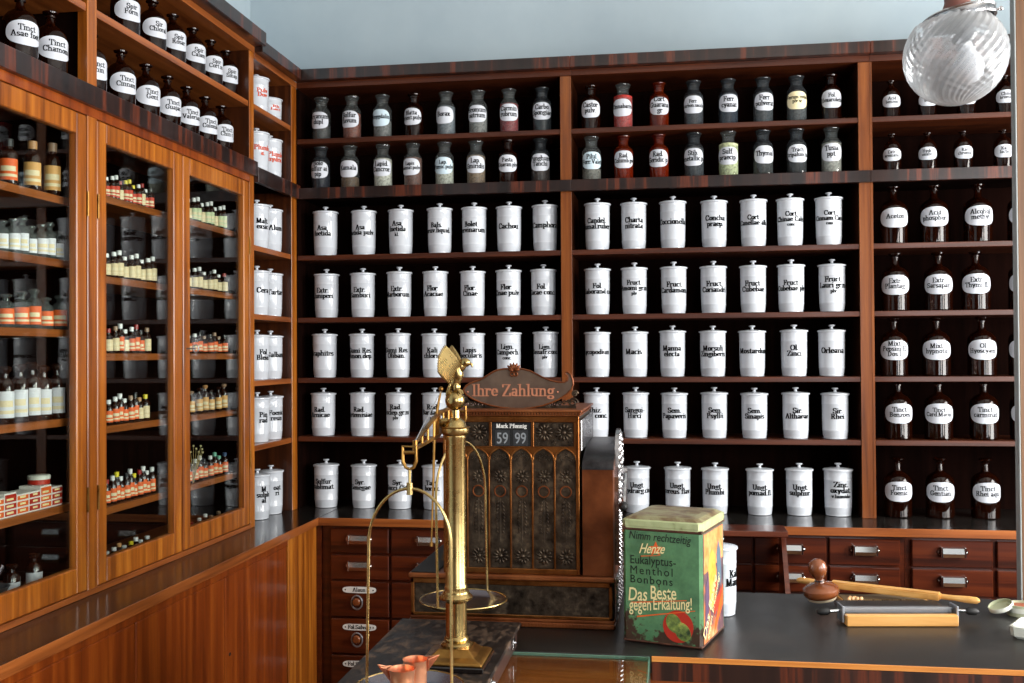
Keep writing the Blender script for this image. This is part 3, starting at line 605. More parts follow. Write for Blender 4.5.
JA = [
 (244, ZS[3], [325.8, 363.9, 400.9, 440, 474.2, 509.1, 545.2], [['Asa', 'foetida'], ['Asa', 'foetida pulv.'], ['Asa', 'foetida', 'kl.'], ['Bals.', 'peruv.liquid.'], ['Bolet.', 'cervinarum'], ['Cachou'], ['Camphora']]),
 (308, ZS[2], [326.4, 363.3, 399.7, 435.5, 473, 508.8, 543.6], [['Extr.', 'Juniperi'], ['Extr.', 'Sambuci'], ['Extr.', 'Marborum'], ['Flor.', 'Acaciae'], ['Flor.', 'Cinae'], ['Flor.', 'Cinae pulv.'], ['Fol.', 'Cocae conc.']]),
 (370, ZS[1], [324.8, 362.1, 398.2, 434.5, 472.4, 508.8, 546], [['Graphites'], ['Gumi Res.', 'Amon.dep.'], ['Gumi Res.', 'Oliban.'], ['Kali', 'chloric.'], ['Lapis', 'Specularis'], ['Lign.', 'Campech.', 'conc.'], ['Lign.', 'Sassafr.conc.', 'plv']]),
 (430, ZS[0], [323.5, 362.3, 398.5, 434.5], [['Rad.', 'Arnicae'], ['Rad.', 'Artemisiae'], ['Rad.', 'Asclep.gr.m', 'plv'], ['Rad.', 'Bardanae', 'plv']]),
 (505, .9, [326.4, 364, 400.3, 435], [['Sulfur', 'sublimat.'], ['Syr.', 'Senegae'], ['Syr.', 'Succi Citri'], ['Tart.', 'borax.']]),
 (244, ZS[3], [597.6, 633.9, 673, 714.2, 753.6, 790.3, 828.8], [['Candel.', 'fumal.ruber'], ['Charta', 'nitrata'], ['Coccionella'], ['Concha', 'praep.'], ['Cort.', 'Canellae alb.'], ['Cort.', 'Chinae Calis.', 'conc.'], ['Cort.', 'Cinnam.Cass.', 'conc.']]),
 (308, ZS[2], [597.6, 634.5, 673.9, 713.6, 753.3, 791.2, 832.1], [['Fol.', 'Jaborand co'], ['Fruct.', 'Amomi gr.m', 'plv'], ['Fruct.', 'Cardamom.'], ['Fruct.', 'Coriandri'], ['Fruct.', 'Cubebae'], ['Fruct.', 'Cubebae plv'], ['Fruct.', 'Lauri gr.m', 'plv']]),
 (370, ZS[1], [597.6, 635.2, 672.7, 713, 752.4, 794.2, 831.8], [['Lycopodium'], ['Macis'], ['Manna', 'electa'], ['Morsuli', 'Zingiberis'], ['Mostardum'], ['Ol.', 'Zinci'], ['Orleana']]),
 (430, ZS[0], [596.7, 635.8, 674.5, 714.5, 754.5, 795.8, 835.2], [['Rhiz.', 'Rhei conc.'], ['Sangui-', 'Hirci'], ['Sem.', 'Papaveris'], ['Sem.', 'Psyllii'], ['Sem.', 'Sinapis'], ['Sir.', 'Althaeae'], ['Sir.', 'Rhei']]),
 (505, .9, [637.1, 677.9, 715.3, 759.9, 799.5, 838.5], [['Ungt.', 'Hydrarg.cin'], ['Ungt.', 'cereus flav.'], ['Ungt.', 'Plumbi'], ['Ungt.', 'pomad.fl.'], ['Ungt.', 'sulphur.'], ['Zinc.', 'oxydat.', 'v.humido']]),
]
rowname = ['first jar row under band', 'second jar row under band', 'third jar row under band', 'fourth jar row under band', 'bottom row on worktop']
for ri, (py, z, xs, txts) in enumerate(JA):
    for k, (px, tx) in enumerate(zip(xs, txts)):
        x = at_y(px, py, .07).x
        hz = (1.085, 1.07, 1.045, 1.025, 1.035)[ri % 5]; sc = (1.045, 1.045, hz*random.uniform(.99, 1.01))
        tall = (ri == 9 and k == 5)
        if tall: sc = (1.1, 1.1, 1.05)
        sec = 'left' if ri < 5 else 'middle'
        jar((x, .07+random.uniform(-.004, .004), z+.0006), tx, 'white porcelain jar lettered %s, %s, %s section' % (' '.join(tx), rowname[ri % 5], sec), sc,
            small=(len(tx) == 3), rot=random.uniform(-.09, .09))
# jars in the corner bay, seen side on
bay = [(2.447, 'top shelf', [['Pulv', 'Dov'], ['Rh', 'Lact']], M_RED, .52), (2.2125, 'shelf under the top one', [['Plumb', 'a.'], ['Plumb', 'hydric']], M_RED, .95), (ZS[3], 'first shelf under the dark band', [['Malt.', 'exsic'], ['Alum']], M_BLACK, 1),
       (ZS[2], 'second shelf under the dark band', [['Cera'], ['Tartar.']], M_BLACK, 1), (ZS[1], 'third shelf under the dark band', [['Fol', 'Bleid'], ['Galbani']], M_BLACK, 1), (ZS[0], 'fourth shelf under the dark band', [['Pin', 'rad'], ['Foenic', 'resin']], M_BLACK, 1), (.9, 'black worktop', [['M', 'sulph', 'al'], ['Nat', 'ri']], M_BLACK, 1)]
for z, nm, tx, mt, hs in bay:
    for k, y in enumerate((-.262, -.128)):
        jar((-.062, y, z+.0006), tx[k], 'white jar on %s of corner bay, %s' % (nm, ('nearer to glass doors', 'nearer to room corner')[k]), (1, 1, hs if k else max(hs, .8)), mat=mt, group='white jars in the corner bay', rot=.95)
# the jar on the counter behind the tin
bm = None
jar((1.612, -1.495, .9006), ["Kal", "Mang"], "plain white jar standing on the counter behind the green tin", (.82, .82, .95), group="jar behind the tin", rot=.95)

# ---------------------------------------------------------------- powder bottles of the upper rows
def squircle_patch(R, hw, hh, z0, eps, n=2.6, seg=36, rings=4, thick=.0006):
    bm = nb(); f = cylmap(R, z0, eps)
    c = bm.verts.new(f(0, 0)); prev = None
    for r in range(1, rings+1):
        ring = []
        for k in range(seg):
            a = 2*PI*k/seg; ca, sa = math.cos(a), math.sin(a)
            u = math.copysign(abs(ca)**(2/n), ca)*hw*r/rings; v = math.copysign(abs(sa)**(2/n), sa)*hh*r/rings
            ring.append(bm.verts.new(f(u, v)))
        for k in range(seg):
            j = (k+1) % seg
            if prev is None: bm.faces.new((c, ring[k], ring[j]))
            else: bm.faces.new((prev[k], ring[k], ring[j], prev[j]))
        prev = ring
    f2 = cylmap(R, z0, 0)
    skirt = []
    for k in range(seg):
        a = 2*PI*k/seg; ca, sa = math.cos(a), math.sin(a)
        skirt.append(bm.verts.new(f2(math.copysign(abs(ca)**(2/n), ca)*hw*1.01, math.copysign(abs(sa)**(2/n), sa)*hh*1.01)))
    for k in range(seg):
        j = (k+1) % seg; bm.faces.new((prev[k], skirt[k], skirt[j], prev[j]))
    return bm
PH = .152
def pb_prof(R, neck): return [(0, 0), (R-.003, 0), (R, .003), (R, .098), (R-.003, .106), (neck+.004, .116), (neck, .121), (neck, .136), (neck+.003, .139), (neck+.003, .142), (neck-.001, .143), (0, .143)]
def st_prof(neck): return [(0, .1432), (neck-.001, .1432), (neck+.003, .145), (neck+.007, .1475), (neck+.0075, .151), (neck+.004, .153), (0, .154)]
_pb = {}
def shared(key, maker, name, mat, parent, smooth=True, cache=_pb):
    if key in cache:
        c = cache[key].copy(); c.data = cache[key].data; COL.objects.link(c); c.parent = parent; return c
    o = obj(name, maker(), mat, parent, smooth); cache[key] = o; return o
def powder_bottle(loc, lines, label, kind, cont=None, lab='w', s=1.0, rot=0):
    t = thing('powder_bottle', label, 'bottle', loc, rot, 'powder bottles in the two upper rows'); t.scale = (s, s, s*1.12)
    R = .0368; neck = .0215 if kind in ('c', 'b') else .0175
    gm = {'c': M_CLEAR, 'b': M_CLEARB, 'a': M_AMBER, 'r': M_REDG}[kind]
    body = shared(('body', kind), lambda: lathe(nb(), pb_prof(R, neck), 32), 'body', gm, t)
    shared(('stop', kind), lambda: lathe(nb(), st_prof(neck), 28), 'stopper', gm if kind != 'a' else gm, t)
    if cont:
        col, h = cont
        shared(('cont', col, h), lambda: lathe(nb(), [(0, .003), (R-.004, .003), (R-.002, .006), (R-.002, h), (R-.01, h+.004), (0, h+.003)], 24), 'contents', powder('powder_%d_%d_%d' % col, col), t)
    lm = {'w': M_LABEL, 'y': M_CREAM, 'b': M_BLUEL}[lab]
    lo = shared(('lab', lab), lambda: squircle_patch(R, .043, .0295, .068, .0008), 'name_label', lm, t)
    n = len(lines); wmax = max(text_width(x) for x in lines); size = min(.0225, .084/wmax)
    o = obj('lettering', letters(lines, size, cylmap(R, .072, .0012), lead=.85, nh=.065), M_BLACK, lo)
    return t
GREY = (120, 120, 120)
PBA = [
 (105, ZTOPS, [321.5, 352, 382.5, 414, 446, 478, 509, 542], [
  (['Arcanum', 'dupl'], 'c', ((46, 44, 44), .05), 'w'), (['Sulfur', 'flavum'], 'c', ((120, 52, 26), .09), 'w'), (['Amygdalin'], 'c', ((112, 112, 110), .06), 'b'), (['Blatta', 'orient.pulv'], 'a', None, 'w'),
  (['Borax'], 'c', ((104, 110, 118), .1), 'w'), (['Bromum', 'Natrium'], 'c', ((120, 118, 116), .08), 'w'), (['Carmin', 'rubrum'], 'c', ((128, 18, 26), .1), 'w'), (['Carbo', 'Spongiae'], 'b', ((44, 50, 50), .1), 'w')]),
 (160, ZBAND1, [321, 350, 383, 413, 444.5, 476, 508, 540.5], [
  (['Bole', 'sulfur ai', 'pip'], 'b', ((48, 48, 62), .09), 'w'), (['Kamala'], 'c', ((96, 70, 44), .04), 'w'), (['Lapid.', 'Cancror.'], 'c', ((206, 204, 190), .1), 'w'), (['Lapis', 'haemat.pulv'], 'c', ((104, 62, 46), .1), 'w'),
  (['Lap.', 'Pumic.pulv'], 'c', ((186, 186, 172), .08), 'b'), (['Lap.', 'Smiridis'], 'c', ((128, 104, 80), .1), 'w'), (['Pasta', 'Guaran.plv'], 'a', ((70, 28, 26), .05), 'w'), (['Punghum', 'Tanchi'], 'b', ((92, 68, 50), .08), 'w')]),
 (105, ZTOPS, [591, 623, 659, 693.5, 728, 763, 796.5, 831], [
  (['Castor', 'pulv.'], 'a', ((88, 48, 30), .05), 'w'), (['Cinnabaris'], 'c', ((172, 34, 24), .11), 'w'), (['Cort.', 'Guarana', 'gr'], 'r', ((94, 44, 26), .1), 'w'), (['Ferr.', 'carbon.sacch'], 'b', ((90, 88, 90), .1), 'w'),
  (['Ferr.', 'cyanat'], 'b', ((38, 52, 70), .1), 'w'), (['Ferr.', 'pulverat'], 'b', ((96, 98, 98), .1), 'w'), (['Ferrum redac', 'plv sr'], 'b', ((116, 116, 112), .09), 'y'), (['Fol.', 'Hexarubrin'], 'a', ((60, 28, 26), .06), 'w')]),
 (160, ZBAND1, [591.5, 623.5, 659, 694, 728.5, 763, 796.5, 831.5], [
  (['Pilul.', 'Ferr.Valet'], 'c', ((110, 106, 98), .04), 'b'), (['Rad.', 'Columb.pv'], 'r', ((124, 60, 24), .1), 'w'), (['Rad.', 'Seridic p'], 'r', ((124, 62, 28), .1), 'w'), (['Stib.', 'metallic.p'], 'b', ((90, 90, 90), .1), 'w'),
  (['Sulf.', 'praecip.'], 'c', ((196, 202, 156), .11), 'w'), (['Thymol'], 'b', ((92, 90, 82), .05), 'w'), (['Trach.', 'tripalum.tu'], 'b', ((54, 50, 44), .09), 'w'), (['Tusia', 'ppt.'], 'c', ((150, 148, 140), .1), 'w')]),
]
PDESC = {'c': 'clear', 'b': 'smoky grey', 'a': 'brown', 'r': 'red brown'}
for ri, (py, z, xs, its) in enumerate(PBA):
    for px, (ln, kd, ct, lb) in zip(xs, its):
        x = at_y(px, py, .06).x
        powder_bottle((x, .06, z+.0006), ln, '%s powder bottle labelled %s, %s row, %s section' % (PDESC[kd], ' '.join(ln), ('top', 'second')[ri % 2], ('left', 'middle')[ri//2]), kd, ct, lb, 1.04, random.uniform(-.15, .15))
# small brown bottles in the right section
def round_bottle(loc, lines, label, group, R=.05, H=.205, s=1, rot=0, lw=None, glass_m=None, key='big', cat='bottle', ori=0):
    t = thing('stoppered_bottle', label, cat, loc, rot, group); t.scale = (s, s, s)
    gm = glass_m or M_AMBER
    sh = H*.60
    prof = [(0, 0), (R-.004, 0), (R, .004), (R, sh), (R*.94, sh+.012), (R*.7, sh+.026), (R*.34, sh+.036), (R*.25, sh+.044), (R*.23, H*.9), (R*.32, H*.905), (R*.32, H*.925), (R*.2, H*.93), (0, H*.93)]
    shared((key, 'b'), lambda: lathe(nb(), prof, 36), 'body', gm, t)
    shared((key, 's'), lambda: lathe(nb(), [(0, H*.931), (R*.2, H*.931), (R*.22, H*.945), (R*.46, H*.965), (R*.48, H*.985), (R*.3, H), (0, H)], 24), 'stopper', gm, t)
    hw, hh = (R*1.2, R*.52*1.12)
    lo = shared((key, 'l'), lambda: squircle_patch(R, R*1.25, R*.74, sh*.735, .0008, 2.3), 'name_label', M_LABEL, t)
    n = len(lines); wmax = max(text_width(x) for x in lines); size = min(R*.48, R*2.0/wmax)
    obj('lettering', letters(lines, size, cylmap(R, sh*.77, .0012), lead=.8, nw=.13, nh=.065), M_BLACK, lo)
    return t
RC = [
 (ZTOPS, 'top row', 100, [891, 927, 966, 1005, 1041], [['Acid', 'benzoic'], ['Acid', 'boric'], ['Acid', 'citric'], ['Chini', 'bromic'], ['Cuni']], .033, .15, 'small'),
 (ZBAND1, 'second row', 150, [892, 927.5, 963, 1003, 1040], [['Extr.', 'aromatic'], ['Hydr.', 'oxalic.'], ['Kal.', 'chromic'], ['Kal.', 'lactic'], ['Kali']], .033, .15, 'small'),
 (ZS[3], 'first row under band', 220, [893.4, 934, 977.8, 1022], [['Aceton'], ['Acid', 'phosphor.'], ['Alcohol', 'methyl'], ['Plum']], .0505, .222, 'big'),
 (ZS[2], 'second row under band', 285, [895.2, 938.2, 975.7, 1023], [['Extr.', 'Plantag.'], ['Extr.', 'Sarsapar.'], ['Extr.', 'Thymi fl.'], ['Vera']], .0505, .222, 'big'),
 (ZS[1], 'third row under band', 350, [893.8, 936.3, 981.8, 1023], [['Mixt.', 'Pepsini E.', 'Dos.I.'], ['Mixt.', 'hypnotic'], ['Ol.', 'Hyoscyami'], ['Pepsin']], .0505, .222, 'big'),
 (ZS[0], 'fourth row under band', 415, [898, 938.5, 984, 1024.5], [['Tinct.', 'Benzoes'], ['Tinct.', 'Card.Marin.'], ['Tinct.', 'carminat'], ['Tinct.']], .0505, .222, 'big'),
 (.9, 'bottom row on worktop', 495, [897.8, 940, 985.5], [['Tinct.', 'Foenic.'], ['Tinct.', 'Gentian.'], ['Tinct.', 'Rhei aqu.']], .0505, .222, 'big'),
]
for z, rn, py, xs, its, R, H, key in RC:
    for px, ln in zip(xs, its):
        x = at_y(px, py, .075).x
        if x + R > 3.28: continue
        round_bottle((x, .075, z+.0006), ln, '%sbrown bottle labelled %s, %s, right section' % ('small ' if key == 'small' else 'large ', ' '.join(ln), rn),
                     'brown bottles in the right section', R, H, 1, -.12+random.uniform(-.1, .1), key='C'+key)
# brown bottles above the glazed doors
UL = [(2.223, 'lower open shelf above glass doors', [-1.71, -1.585, -1.40, -1.245, -1.10, -.965, -.835, -.70, -.57], [['Tinct', 'Asae foet'], ['Tinct', 'Chamom'], ['Tinct', 'Chin'], ['Tinct', 'Cinnam'], ['Tinct', 'Gent'], ['Tinct', 'Guajac'], ['Tinct', 'Valerian'], ['Tinct', 'Colomb'], ['Tinct', 'Chin c']]),
      (2.447, 'upper open shelf above glass doors', [-1.22, -1.06, -.93, -.79, -.655, -.53], [['Spir', 'Form'], ['Sir', 'Chloral'], ['Spir', 'Rosar'], ['Spir', 'Calam'], ['Spir', 'Cort m'], ['Spir', 'Sinap']])]
for z, rn, ys, its in UL:
    hh = .182
    for k, (y, ln) in enumerate(zip(ys, its)):
        if z > 2.4: hh = .165
        round_bottle((-.064, y, z+.0006), ln, 'brown bottle with oval label %s on %s' % (' '.join(ln), rn), 'brown bottles above the glass doors', .041, hh, 1, 1.0, key='UL%d' % (z > 2.4))

# ---------------------------------------------------------------- small medicine bottles behind the glass doors
_sm = {}
ORD = ['first', 'second', 'third', 'fourth', 'fifth', 'sixth', 'seventh', 'eighth', 'ninth', 'tenth', 'eleventh', 'twelfth', 'thirteenth']
CAPC = {'white': (226, 226, 224), 'yellow': (226, 206, 44), 'black': (22, 20, 22), 'red': (150, 40, 36), 'green': (120, 186, 160), 'cork': (178, 130, 84), 'blue': (60, 84, 120), 'tan': (150, 120, 96), 'clear': (200, 204, 204)}
LABC = {'red': (198, 60, 34), 'orange': (226, 98, 40), 'cream': (222, 200, 158), 'green': (196, 206, 164), 'white': (218, 218, 224), 'tan': (214, 160, 92)}
M_DKGL = plain('dark_brown_medicine_glass', (36, 16, 9), .06, 0, .5)
M_CLGL = glass('small_clear_glass', (150, 156, 154), (.74, .77, .76), .14)
def small_bottle(x, y, z, r, h, capc, labc, label, group, clear=False, capstyle='screw', band=True):
    t = thing('medicine_bottle', label, 'bottle', (x, y, z+.0005), random.uniform(-.2, .2)+.55, group)
    k = (round(r, 4), round(h, 4))
    gm = M_CLGL if clear else M_DKGL
    shared(('b', clear)+k, lambda: lathe(nb(), [(0, 0), (r-.001, 0), (r, .002), (r, h*.66), (r*.8, h*.74), (r*.45, h*.79), (r*.42, h*.86), (0, h*.86)], 16), 'body', gm, t, True, _sm)
    if capstyle == 'screw':
        shared(('c', capc)+k, lambda: lathe(nb(), [(0, h*.835), (r*.55, h*.835), (r*.56, h*.99), (r*.5, h), (0, h)], 14), 'cap', plain('cap_'+capc, CAPC[capc], .35, 0, .2), t, True, _sm)
    else:
        shared(('s', capc, clear)+k, lambda: lathe(nb(), [(0, h*.862), (r*.38, h*.862), (r*.72, h*.92), (r*.75, h*.97), (r*.5, h), (0, h)], 14), 'stopper', gm if capc == 'clear' else plain('cap_'+capc, CAPC[capc], .45), t, True, _sm)
    def lab():
        bm = nb(); f = cylmap(r, 0, .0005); n = 12; w = r*2.5
        A = [bm.verts.new(f(w*(i/n-.5), h*.10)) for i in range(n+1)]; B = [bm.verts.new(f(w*(i/n-.5), h*.56)) for i in range(n+1)]
        for i in range(n): bm.faces.new((A[i], A[i+1], B[i+1], B[i]))
        return bm
    lo = shared(('l', labc)+k, lab, 'paper_label', plain('label_'+labc, LABC[labc], .55), t, True, _sm)
    def strips():
        bm = nb(); f = cylmap(r, 0, .0009); w = r*2.2
        for z0, z1, ww in ((.17, .23, 1), (.29, .40, .8)):
            n = 8
            A = [bm.verts.new(f(w*ww*(i/n-.5), h*z0)) for i in range(n+1)]; B = [bm.verts.new(f(w*ww*(i/n-.5), h*z1)) for i in range(n+1)]
            for i in range(n): bm.faces.new((A[i], A[i+1], B[i+1], B[i]))
        return bm
    if band: shared(('p',)+k, strips, 'print_strip', plain('label_print', (228, 210, 170) if labc in ('red', 'orange') else (120, 84, 50), .5), lo, True, _sm)
    return t
def row(y0, y1, n, z, r, h, caps, labs, where, x=-.075, clear=False, style='screw', jit=.1):
    for i in range(n):
        y = y0+(y1-y0)*i/max(1, n-1)
        hv = h*(1+jit*((i*7) % 3-1)); cc = caps[i % len(caps)]; lc = labs[i % len(labs)]
        small_bottle(x+((i*5) % 3-1)*.002, y, z, r, hv, cc, lc, '%s bottle with %s label and %s %s, %s from left, %s' % ('clear' if clear else 'brown', lc, cc if cc != 'clear' else 'glass', 'cap' if style == 'screw' else 'stopper', ORD[i], where), 'medicine bottles behind the glass doors', clear, style)
LD, MD, RD = 'left glass door', 'middle glass door', 'right glass door'
row(-1.735, -1.56, 3, D1Z[0], .0205, .125, ['black', 'cork', 'tan'], ['orange', 'tan', 'tan'], 'top shelf, '+LD)
row(-1.76, -1.535, 7, D1Z[1], .0165, .085, ['clear'], ['white'], 'second shelf, '+LD, clear=True, style='stopper')
row(-1.745, -1.532, 5, D1Z[2], .0185, .09, ['clear'], ['orange'], 'third shelf, '+LD, clear=True, style='stopper')
row(-1.75, -1.545, 5, D1Z[3], .0215, .142, ['clear'], ['white'], 'fourth shelf, '+LD, style='stopper', jit=.03)
row(-1.30, -1.055, 11, D2Z[0], .0105, .066, ['white', 'white', 'white', 'red', 'yellow', 'yellow', 'yellow', 'white', 'red', 'white', 'black'], ['red', 'red', 'red', 'cream', 'red', 'red', 'red', 'red', 'cream', 'red', 'red'], 'top shelf, '+MD)
row(-1.30, -1.04, 9, D2Z[1], .013, .075, ['white'], ['cream'], 'second shelf, '+MD)
row(-1.29, -1.08, 8, D2Z[2], .0125, .078, ['red', 'tan', 'white', 'white', 'white', 'red', 'black', 'tan'], ['cream', 'cream', 'orange', 'cream', 'orange', 'orange', 'orange', 'cream'], 'third shelf, '+MD)
row(-1.29, -1.09, 8, D2Z[3], .0125, .078, ['white', 'white', 'white', 'white', 'tan', 'black', 'cork', 'yellow'], ['orange', 'orange', 'orange', 'orange', 'orange', 'orange', 'cream', 'cream'], 'fourth shelf, '+MD)
row(-1.30, -1.05, 11, D2Z[4], .0118, .08, ['red', 'white', 'yellow', 'white', 'black', 'white', 'yellow', 'red', 'white', 'white', 'white'], ['orange'], 'fifth shelf, '+MD)
row(-1.30, -1.08, 8, Z2L, .0125, .062, ['white', 'white', 'cork', 'white', 'yellow', 'white', 'white', 'white'], ['cream'], 'bottom shelf, '+MD)
row(-.80, -.53, 9, D2Z[0]+.0003, .0125, .08, ['white'], ['cream', 'green', 'green'], 'top shelf, '+RD)
row(-.80, -.53, 8, D2Z[1]+.0003, .0128, .07, ['white', 'white', 'white', 'white', 'black', 'white', 'white', 'red'], ['cream'], 'second shelf, '+RD)
row(-.80, -.53, 8, D2Z[2]+.0003, .0128, .066, ['white', 'white', 'black', 'tan', 'black', 'tan', 'tan', 'black'], ['orange'], 'third shelf, '+RD)
row(-.78, -.53, 6, D2Z[3]+.0003, .0128, .085, ['tan', 'clear', 'cork', 'clear', 'clear', 'tan'], ['tan'], 'fourth shelf, '+RD, style='stopper')
row(-.80, -.53, 8, D2Z[4]+.0003, .0128, .075, ['black', 'white', 'white', 'black', 'white', 'green', 'green', 'blue'], ['orange'], 'fifth shelf, '+RD)
row(-.78, -.58, 5, Z2L+.0003, .0125, .06, ['red', 'white', 'white', 'tan', 'tan'], ['orange', 'cream'], 'bottom shelf, '+RD)
# boxes on the fifth shelf of the left door
M_BOXW = plain('white_carton', (222, 216, 208), .5)
for i in range(8):
    y = -1.90+i*.047
    t = thing('medicine_box', 'small white and red carton, %s from left in the row, fifth shelf, left glass door' % ORD[i], 'box', (-.085, y, D1Z[4]+.0005), 0, 'cartons behind the left glass door')
    hh = .05 if i % 3 else .058
    obj('carton', box(nb(), -.03, .03, -.0225, .0225, 0, hh, .001), M_BOXW, t)
    bm = nb()
    for a, b in ((.004, .016), (.02, .032), (.036, hh-.004)): box(bm, .0300, .0306, -.021, .021, a, b)
    obj('red_print', bm, M_TRED if i % 2 else M_TORG, t)
    bm = nb()
    for a in (.008, .024, .040): box(bm, .0304, .0309, -.016+(i % 3)*.004, .010, a, a+.005)
    obj('cream_print', bm, M_TCREAM, t)
t = thing('salve_tin', 'round white and red salve tin lying on the cartons, left glass door', 'tin', (-.09, -1.595, D1Z[4]+.0592))
obj('tin_body', lathe(nb(), [(0, 0), (.026, 0), (.026, .012), (0, .012)], 24), M_TRED, t)
obj('lid', lathe(nb(), [(0, .0121), (.0275, .0121), (.0275, .021), (.025, .023), (0, .0235)], 24), M_WHITE, t, True)
# glass and metal ware on the bottom board of the left door
t = thing('iron_mortar', 'dark iron mortar and tray lying on the bottom board behind the left glass door', 'mortar', (-.11, -1.76, Z2L+.0005))
obj('bowl', lathe(nb(), [(0, 0), (.03, 0), (.034, .006), (.026, .014), (.04, .05), (.046, .058), (.040, .056), (.024, .02), (0, .016)], 24), M_STEEL, t, True)
bm = nb(); tube(bm, [(.01, -.02, .03), (.0, .02, .07), (-.005, .05, .095)], [.012, .006, .010], 10); obj('pestle', bm, M_DARKM, t, True)
for k, (y, hh) in enumerate(((-1.69, .1), (-1.60, .11))):
    small_bottle(-.1, y, Z2L, .02, hh, 'clear', 'white', 'dark stoppered flask on the bottom board, left glass door, %s' % ('next to the mortar', 'nearer the post')[k], 'dark flasks by the mortar', False, 'stopper', False)
t = thing('dried_sprig', 'dried plant sprig with pale twigs lying on a shelf behind the right glass door', 'sprig', (-.06, -.80, D2Z[3]-.2+.0005-.0245+.0))
t.location.z = D2Z[4]+.0005+.0
bm = nb()
for k in range(7):
    a = .5+k*.3; tube(bm, [(0, 0, .0015), (.012*math.cos(a), .012*math.sin(a), .05), (.03*math.cos(a), .03*math.sin(a), .10+.01*(k % 3))], [.0015, .0011, .0006], 5)
obj('twigs', bm, plain('straw_twigs', (190, 168, 110), .7), t)
bm = nb()
for k in range(7):
    a = .5+k*.3; sphere(bm, (.03*math.cos(a), .03*math.sin(a), .10+.01*(k % 3)), .0035, 6)
obj('seed_heads', bm, plain('straw_heads', (206, 190, 140), .7), t)

# ---------------------------------------------------------------- shop counter and its glass display case
CY0, CY1, CX0, CX1, HC = -1.867, -1.267, .885, 3.3, .9
t = thing('shop_counter', 'dark topped shop counter with light wooden edge in the foreground', 'counter', (2.0, -1.55, 0))
obj('top', box(nb(), CX0, CX1, CY0+.003, CY1, .865, HC, .001), M_TOP, t, world=True)
obj('edge_strip', box(nb(), 1.4555, CX1, CY0, CY0+.0028, .889, HC+.0002, .0008), wood('light_edge_wood', (168, 96, 40), (206, 134, 62), (222, 156, 84), 'x'), t, world=True)
obj('fascia', box(nb(), 1.4555, CX1, CY0+.001, CY0+.012, .85, .888, .001), W_MAC, t, world=True)
obj('front_panel', box(nb(), CX0, CX1, CY0+.02, CY0+.04, .05, .864), wood('counter_front_wood', (110, 48, 16), (156, 78, 30), (184, 104, 46), 'x', .3, .4), t, world=True)
obj('back_panel', box(nb(), CX0, CX1, CY1-.04, CY1-.02, .05, .864), W_DR, t, world=True)
obj('side_panel', box(nb(), CX0, CX0+.02, CY0+.04, CY1-.04, .05, .864), W_DR, t, world=True)
obj('side_panel', box(nb(), CX1-.02, CX1, CY0+.04, CY1-.04, .05, .864), W_DR, t, world=True)
obj('plinth', box(nb(), CX0+.03, CX1-.03, CY0+.05, CY1-.05, 0, .0495), W_IN, t, world=True)
t = thing('display_case', 'glass topped wooden display case standing against the front of the counter', 'display case', (1.19, -2.2, 0))
KX0, KX1, KY0, KY1 = .9, 1.452, -2.62, CY0-.001
obj('base', box(nb(), KX0, KX1, KY0, KY1, 0, .74, .002), W_BASE, t, world=True)
W_CASE = wood('display_case_wood', (104, 46, 16), (148, 76, 30), (176, 102, 46), 'x', .35, .2)
obj('case_floor', box(nb(), KX0+.01, KX1-.01, KY0+.01, KY1-.002, .7405, .75), W_CASE, t, world=True)
obj('case_back', box(nb(), KX0+.01, KX1-.004, KY1-.012, KY1, .7505, .892), W_CASE, t, world=True)
obj('glass_top', box(nb(), KX0, KX1, KY0, KY1, .894, .899), M_CASE, t, world=True)
obj('side_pane', box(nb(), KX1-.005, KX1, KY0+.003, KY1-.003, .7405, .8935), M_CASE, t, world=True)
obj('front_pane', box(nb(), KX0, KX1-.006, KY0, KY0+.005, .7405, .8935), M_CASE, t, world=True)
bm = nb(); box(bm, KX0, KX1, KY1-.0035, KY1-.0005, .8935, .8995); box(bm, KX1-.002, KX1+.0005, KY0, KY1-.004, .8935, .8995); box(bm, KX1-.006, KX1+.0005, KY1-.006, KY1-.002, .7405, .893)
obj('glass_edge', bm, M_GEDGE, t, world=True)
for y in (KY1-.02,):
    bm = nb(); box(bm, KX1-.05, KX1+.0012, y-.012, y+.014, .8994, .9004, .0003); box(bm, KX1+.0005, KX1+.0015, y-.010, y+.012, .862, .899); obj('corner_clip', bm, M_CASE, t, world=True)

# low stand behind the counter
t = thing('side_stand', 'dark reddish open wooden stand between the tin and the drawers, behind the counter', 'stand', (1.68, -.3, 0))
W_ST = wood('stand_mahogany', (54, 22, 14), (86, 40, 26), (110, 58, 38), 'x', .3, .3)
obj('top', box(nb(), 1.46, 1.895, -.36, -.222, .886, .906, .002), W_ST, t, world=True)
for xa in (1.462, 1.877):
    obj('side_panel', prism(nb(), [(-.222, 0), (-.222, .8855), (-.30, .8855), (-.47, .65), (-.50, 0)], xa, xa+.016, 'yz'), W_ST, t, world=True)
obj('bottom_shelf', box(nb(), 1.4785, 1.8765, -.46, -.222, .3, .32), W_ST, t, world=True)

